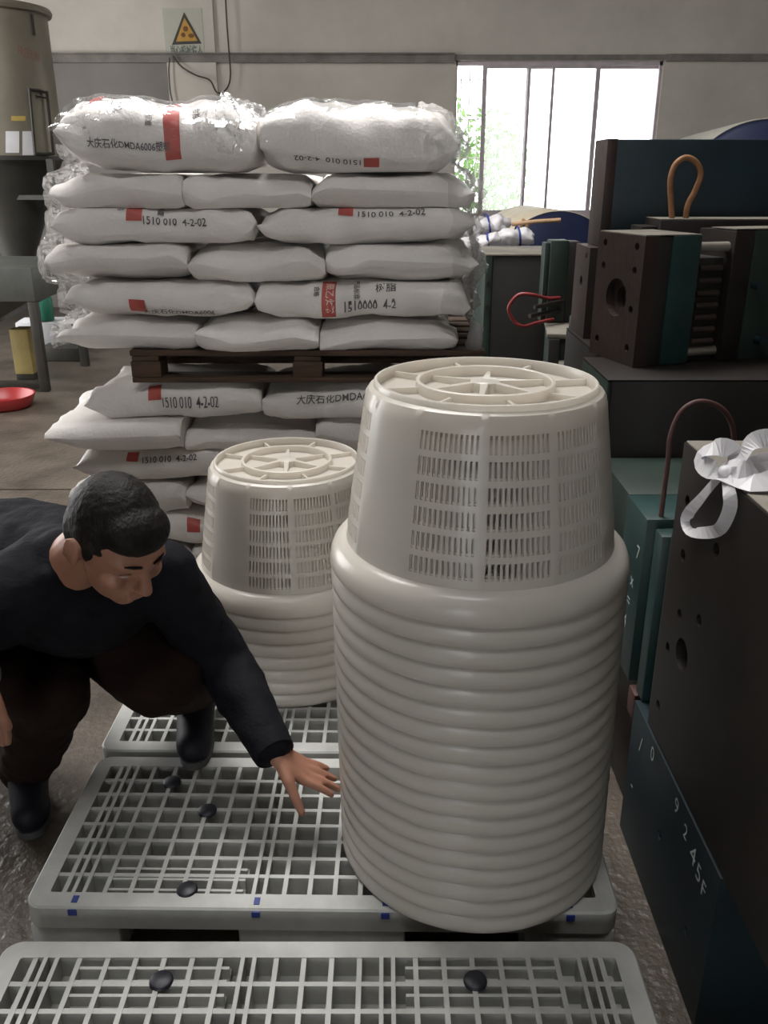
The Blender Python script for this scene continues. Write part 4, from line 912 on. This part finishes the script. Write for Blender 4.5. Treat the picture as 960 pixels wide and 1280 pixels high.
# clothes
jk = MB(); torso(jk, .012); arm(jk, shL, elL, wrL, .020, .90); arm(jk, shR, elR, wrR, .016, .92)
pe = elL.lerp(wrL, .60); pw = elL.lerp(wrL, .93); capsule(jk, elL.lerp(wrL, .25), .060, pw, .048)
chain(jk, [(neck + Vector((-.035, -.055, -.005)), .028), (neck + Vector((-.075, .01, .012)), .030), (neck + Vector((-.02, .06, .012)), .030), (neck + Vector((.045, .03, -.02)), .026)])
capsule(jk, pelv + Vector((.02, .02, -.06)), .17, waist + Vector((0, 0, -.05)), .15, .85, latv)
jk.v = [W2L @ v for v in jk.v]
link('jacket', fuse(jk, 'jacket', M_JACKET, .008, 5, .5, (.006, 13)), man)
cf = MB(); ax = (wrL - elL).normalized(); q = elL.lerp(wrL, .955)
Mq = Matrix.Translation(q) @ ax.to_track_quat('Z', 'Y').to_matrix().to_4x4()
cf.lathe([(.036, -.03), (.0475, -.03), (.0485, .0), (.046, .018), (.041, .02), (.036, .01)], 28, W2L @ Mq, closed=True); cfo = link('cuff', cf.mesh('cuff', M_JACKET, 60), man)
tr = MB(); leg(tr, hipL, knL, anL + Vector((0, -.01, .0)), .022); leg(tr, hipR, knR, anR + Vector((0, -.01, .005)), .022); capsule(tr, hipL, .115, hipR, .115)
capsule(tr, knL, .088, knL.lerp(anL, .6), .078); capsule(tr, knR, .088, knR.lerp(anR, .75), .078); capsule(tr, hipL.lerp(knL, .35) - Vector((0, 0, .03)), .11, knL - Vector((.03, 0, .02)), .085); capsule(tr, hipR.lerp(knR, .4), .11, knR - Vector((0, 0, .01)), .09)
capsule(tr, knL.lerp(anL, .7), .07, anL + Vector((0, .0, .01)), .062); capsule(tr, knR.lerp(anR, .7), .074, anR + Vector((-.005, .0, .0)), .068)
tr.v = [W2L @ v for v in tr.v]
link('trousers', fuse(tr, 'trousers', M_TROUSER, .008, 5, .5, (.006, 15)), man)
def shoe(an, to, zsole):
    d = (to - an); d.z = 0; d.normalize(); s = Vector((-d.y, d.x, 0)); heel = Vector((an.x, an.y, zsole)) - d * .045; toe = Vector((to.x, to.y, zsole)) + d * .045; L = (toe - heel).length
    b = MB(); chain(b, [(heel + d * .035 + Vector((0, 0, .05)), .040), (heel + d * .12 + Vector((0, 0, .055)), .042), (toe - d * .085 + Vector((0, 0, .038)), .044), (toe - d * .045 + Vector((0, 0, .032)), .036)], .86, s)
    capsule(b, heel + d * .045 + Vector((0, 0, .07)), .045, heel + d * .06 + Vector((0, 0, .12)), .046)
    capsule(b, an + Vector((0, 0, .0)), .056, an - Vector((0, 0, .03)), .052); capsule(b, an, .052, Vector((to.x, to.y, zsole + .045)), .045)
    b.v = [W2L @ v for v in b.v]; me = fuse(b, 'shoe', M_SHOE, .006, 3, .5)
    for v in me.vertices: v.co.z = max(v.co.z, zsole + .012)
    sh = link('shoe', me, man)
    so = MB(); N = 28; out = []
    for i in range(N):
        a = 2 * PI * i / N; w = .045 + .004 * math.cos(a); out.append(heel + d * (L / 2 + L / 2 * math.cos(a) * 1.0) + s * (w * math.copysign(abs(math.sin(a)) ** .7, math.sin(a))))
    so.add([W2L @ Vector((q.x, q.y, zsole + .0005)) for q in out] + [W2L @ Vector((q.x, q.y, zsole + .02)) for q in out], [tuple(range(N - 1, -1, -1)), tuple(range(N, 2 * N))] + [(i, (i + 1) % N, N + (i + 1) % N, N + i) for i in range(N)])
    link('sole', so.mesh('sole', M_SOLE, 50), sh)
shoe(anL, toL, .151); shoe(anR, toR, 0.0)
# hair: cap over the skull with a fringe line above the brow and short sideburns
hr = MB()
ell(hr, CC - Fh * .012 + Uh * .010, (Fh * .1005, Rh * .0835, Uh * .103)); ell(hr, CC - Fh * .040 - Uh * .018, (Fh * .072, Rh * .079, Uh * .080)); ell(hr, CC + Fh * .045 + Uh * .052, (Fh * .056, Rh * .066, Uh * .046))
for s in (-1, 1): capsule(hr, CC + Fh * .022 + Rh * s * .073 + Uh * .012, .012, CC + Fh * .018 + Rh * s * .072 - Uh * .026, .006)
hr.v = [W2L @ v for v in hr.v]
link('hair', fuse(hr, 'hair', M_HAIR, .005, 5, .5, (.0013, 60)), man)
for s in (-1, 1):
    e = MB(); ell(e, hd(.080, .001, s * .032), (Fh * .0125, Rh * .0135, Uh * .0085)); e.v = [W2L @ v for v in e.v]; link('eye', e.mesh('eye', M_EYE, 80), man)
    e = MB(); chain(e, [(hd(.1005, .027, s * .014), .0024), (hd(.0975, .030, s * .028), .0030), (hd(.088, .029, s * .042), .0020)]); e.v = [W2L @ v for v in e.v]; link('eyebrow', e.mesh('eyebrow', M_HAIR, 80), man)
    e = MB(); chain(e, [(hd(.0915, .006, s * .020), .0022), (hd(.0935, .0075, s * .032), .0026), (hd(.086, .004, s * .045), .0020)]); e.v = [W2L @ v for v in e.v]; link('eyelid', e.mesh('eyelid', M_SKIN, 80), man)
# wristwatch-like pale cuff of the other arm
cf = MB(); axR = (wrR - elR).normalized(); Mq = Matrix.Translation(elR.lerp(wrR, .97)) @ axR.to_track_quat('Z', 'Y').to_matrix().to_4x4()
cf.lathe([(.034, -.02), (.043, -.02), (.044, .0), (.042, .015), (.036, .016)], 28, W2L @ Mq, closed=True); link('cuff', cf.mesh('cuff', M_SOLE, 60), man)
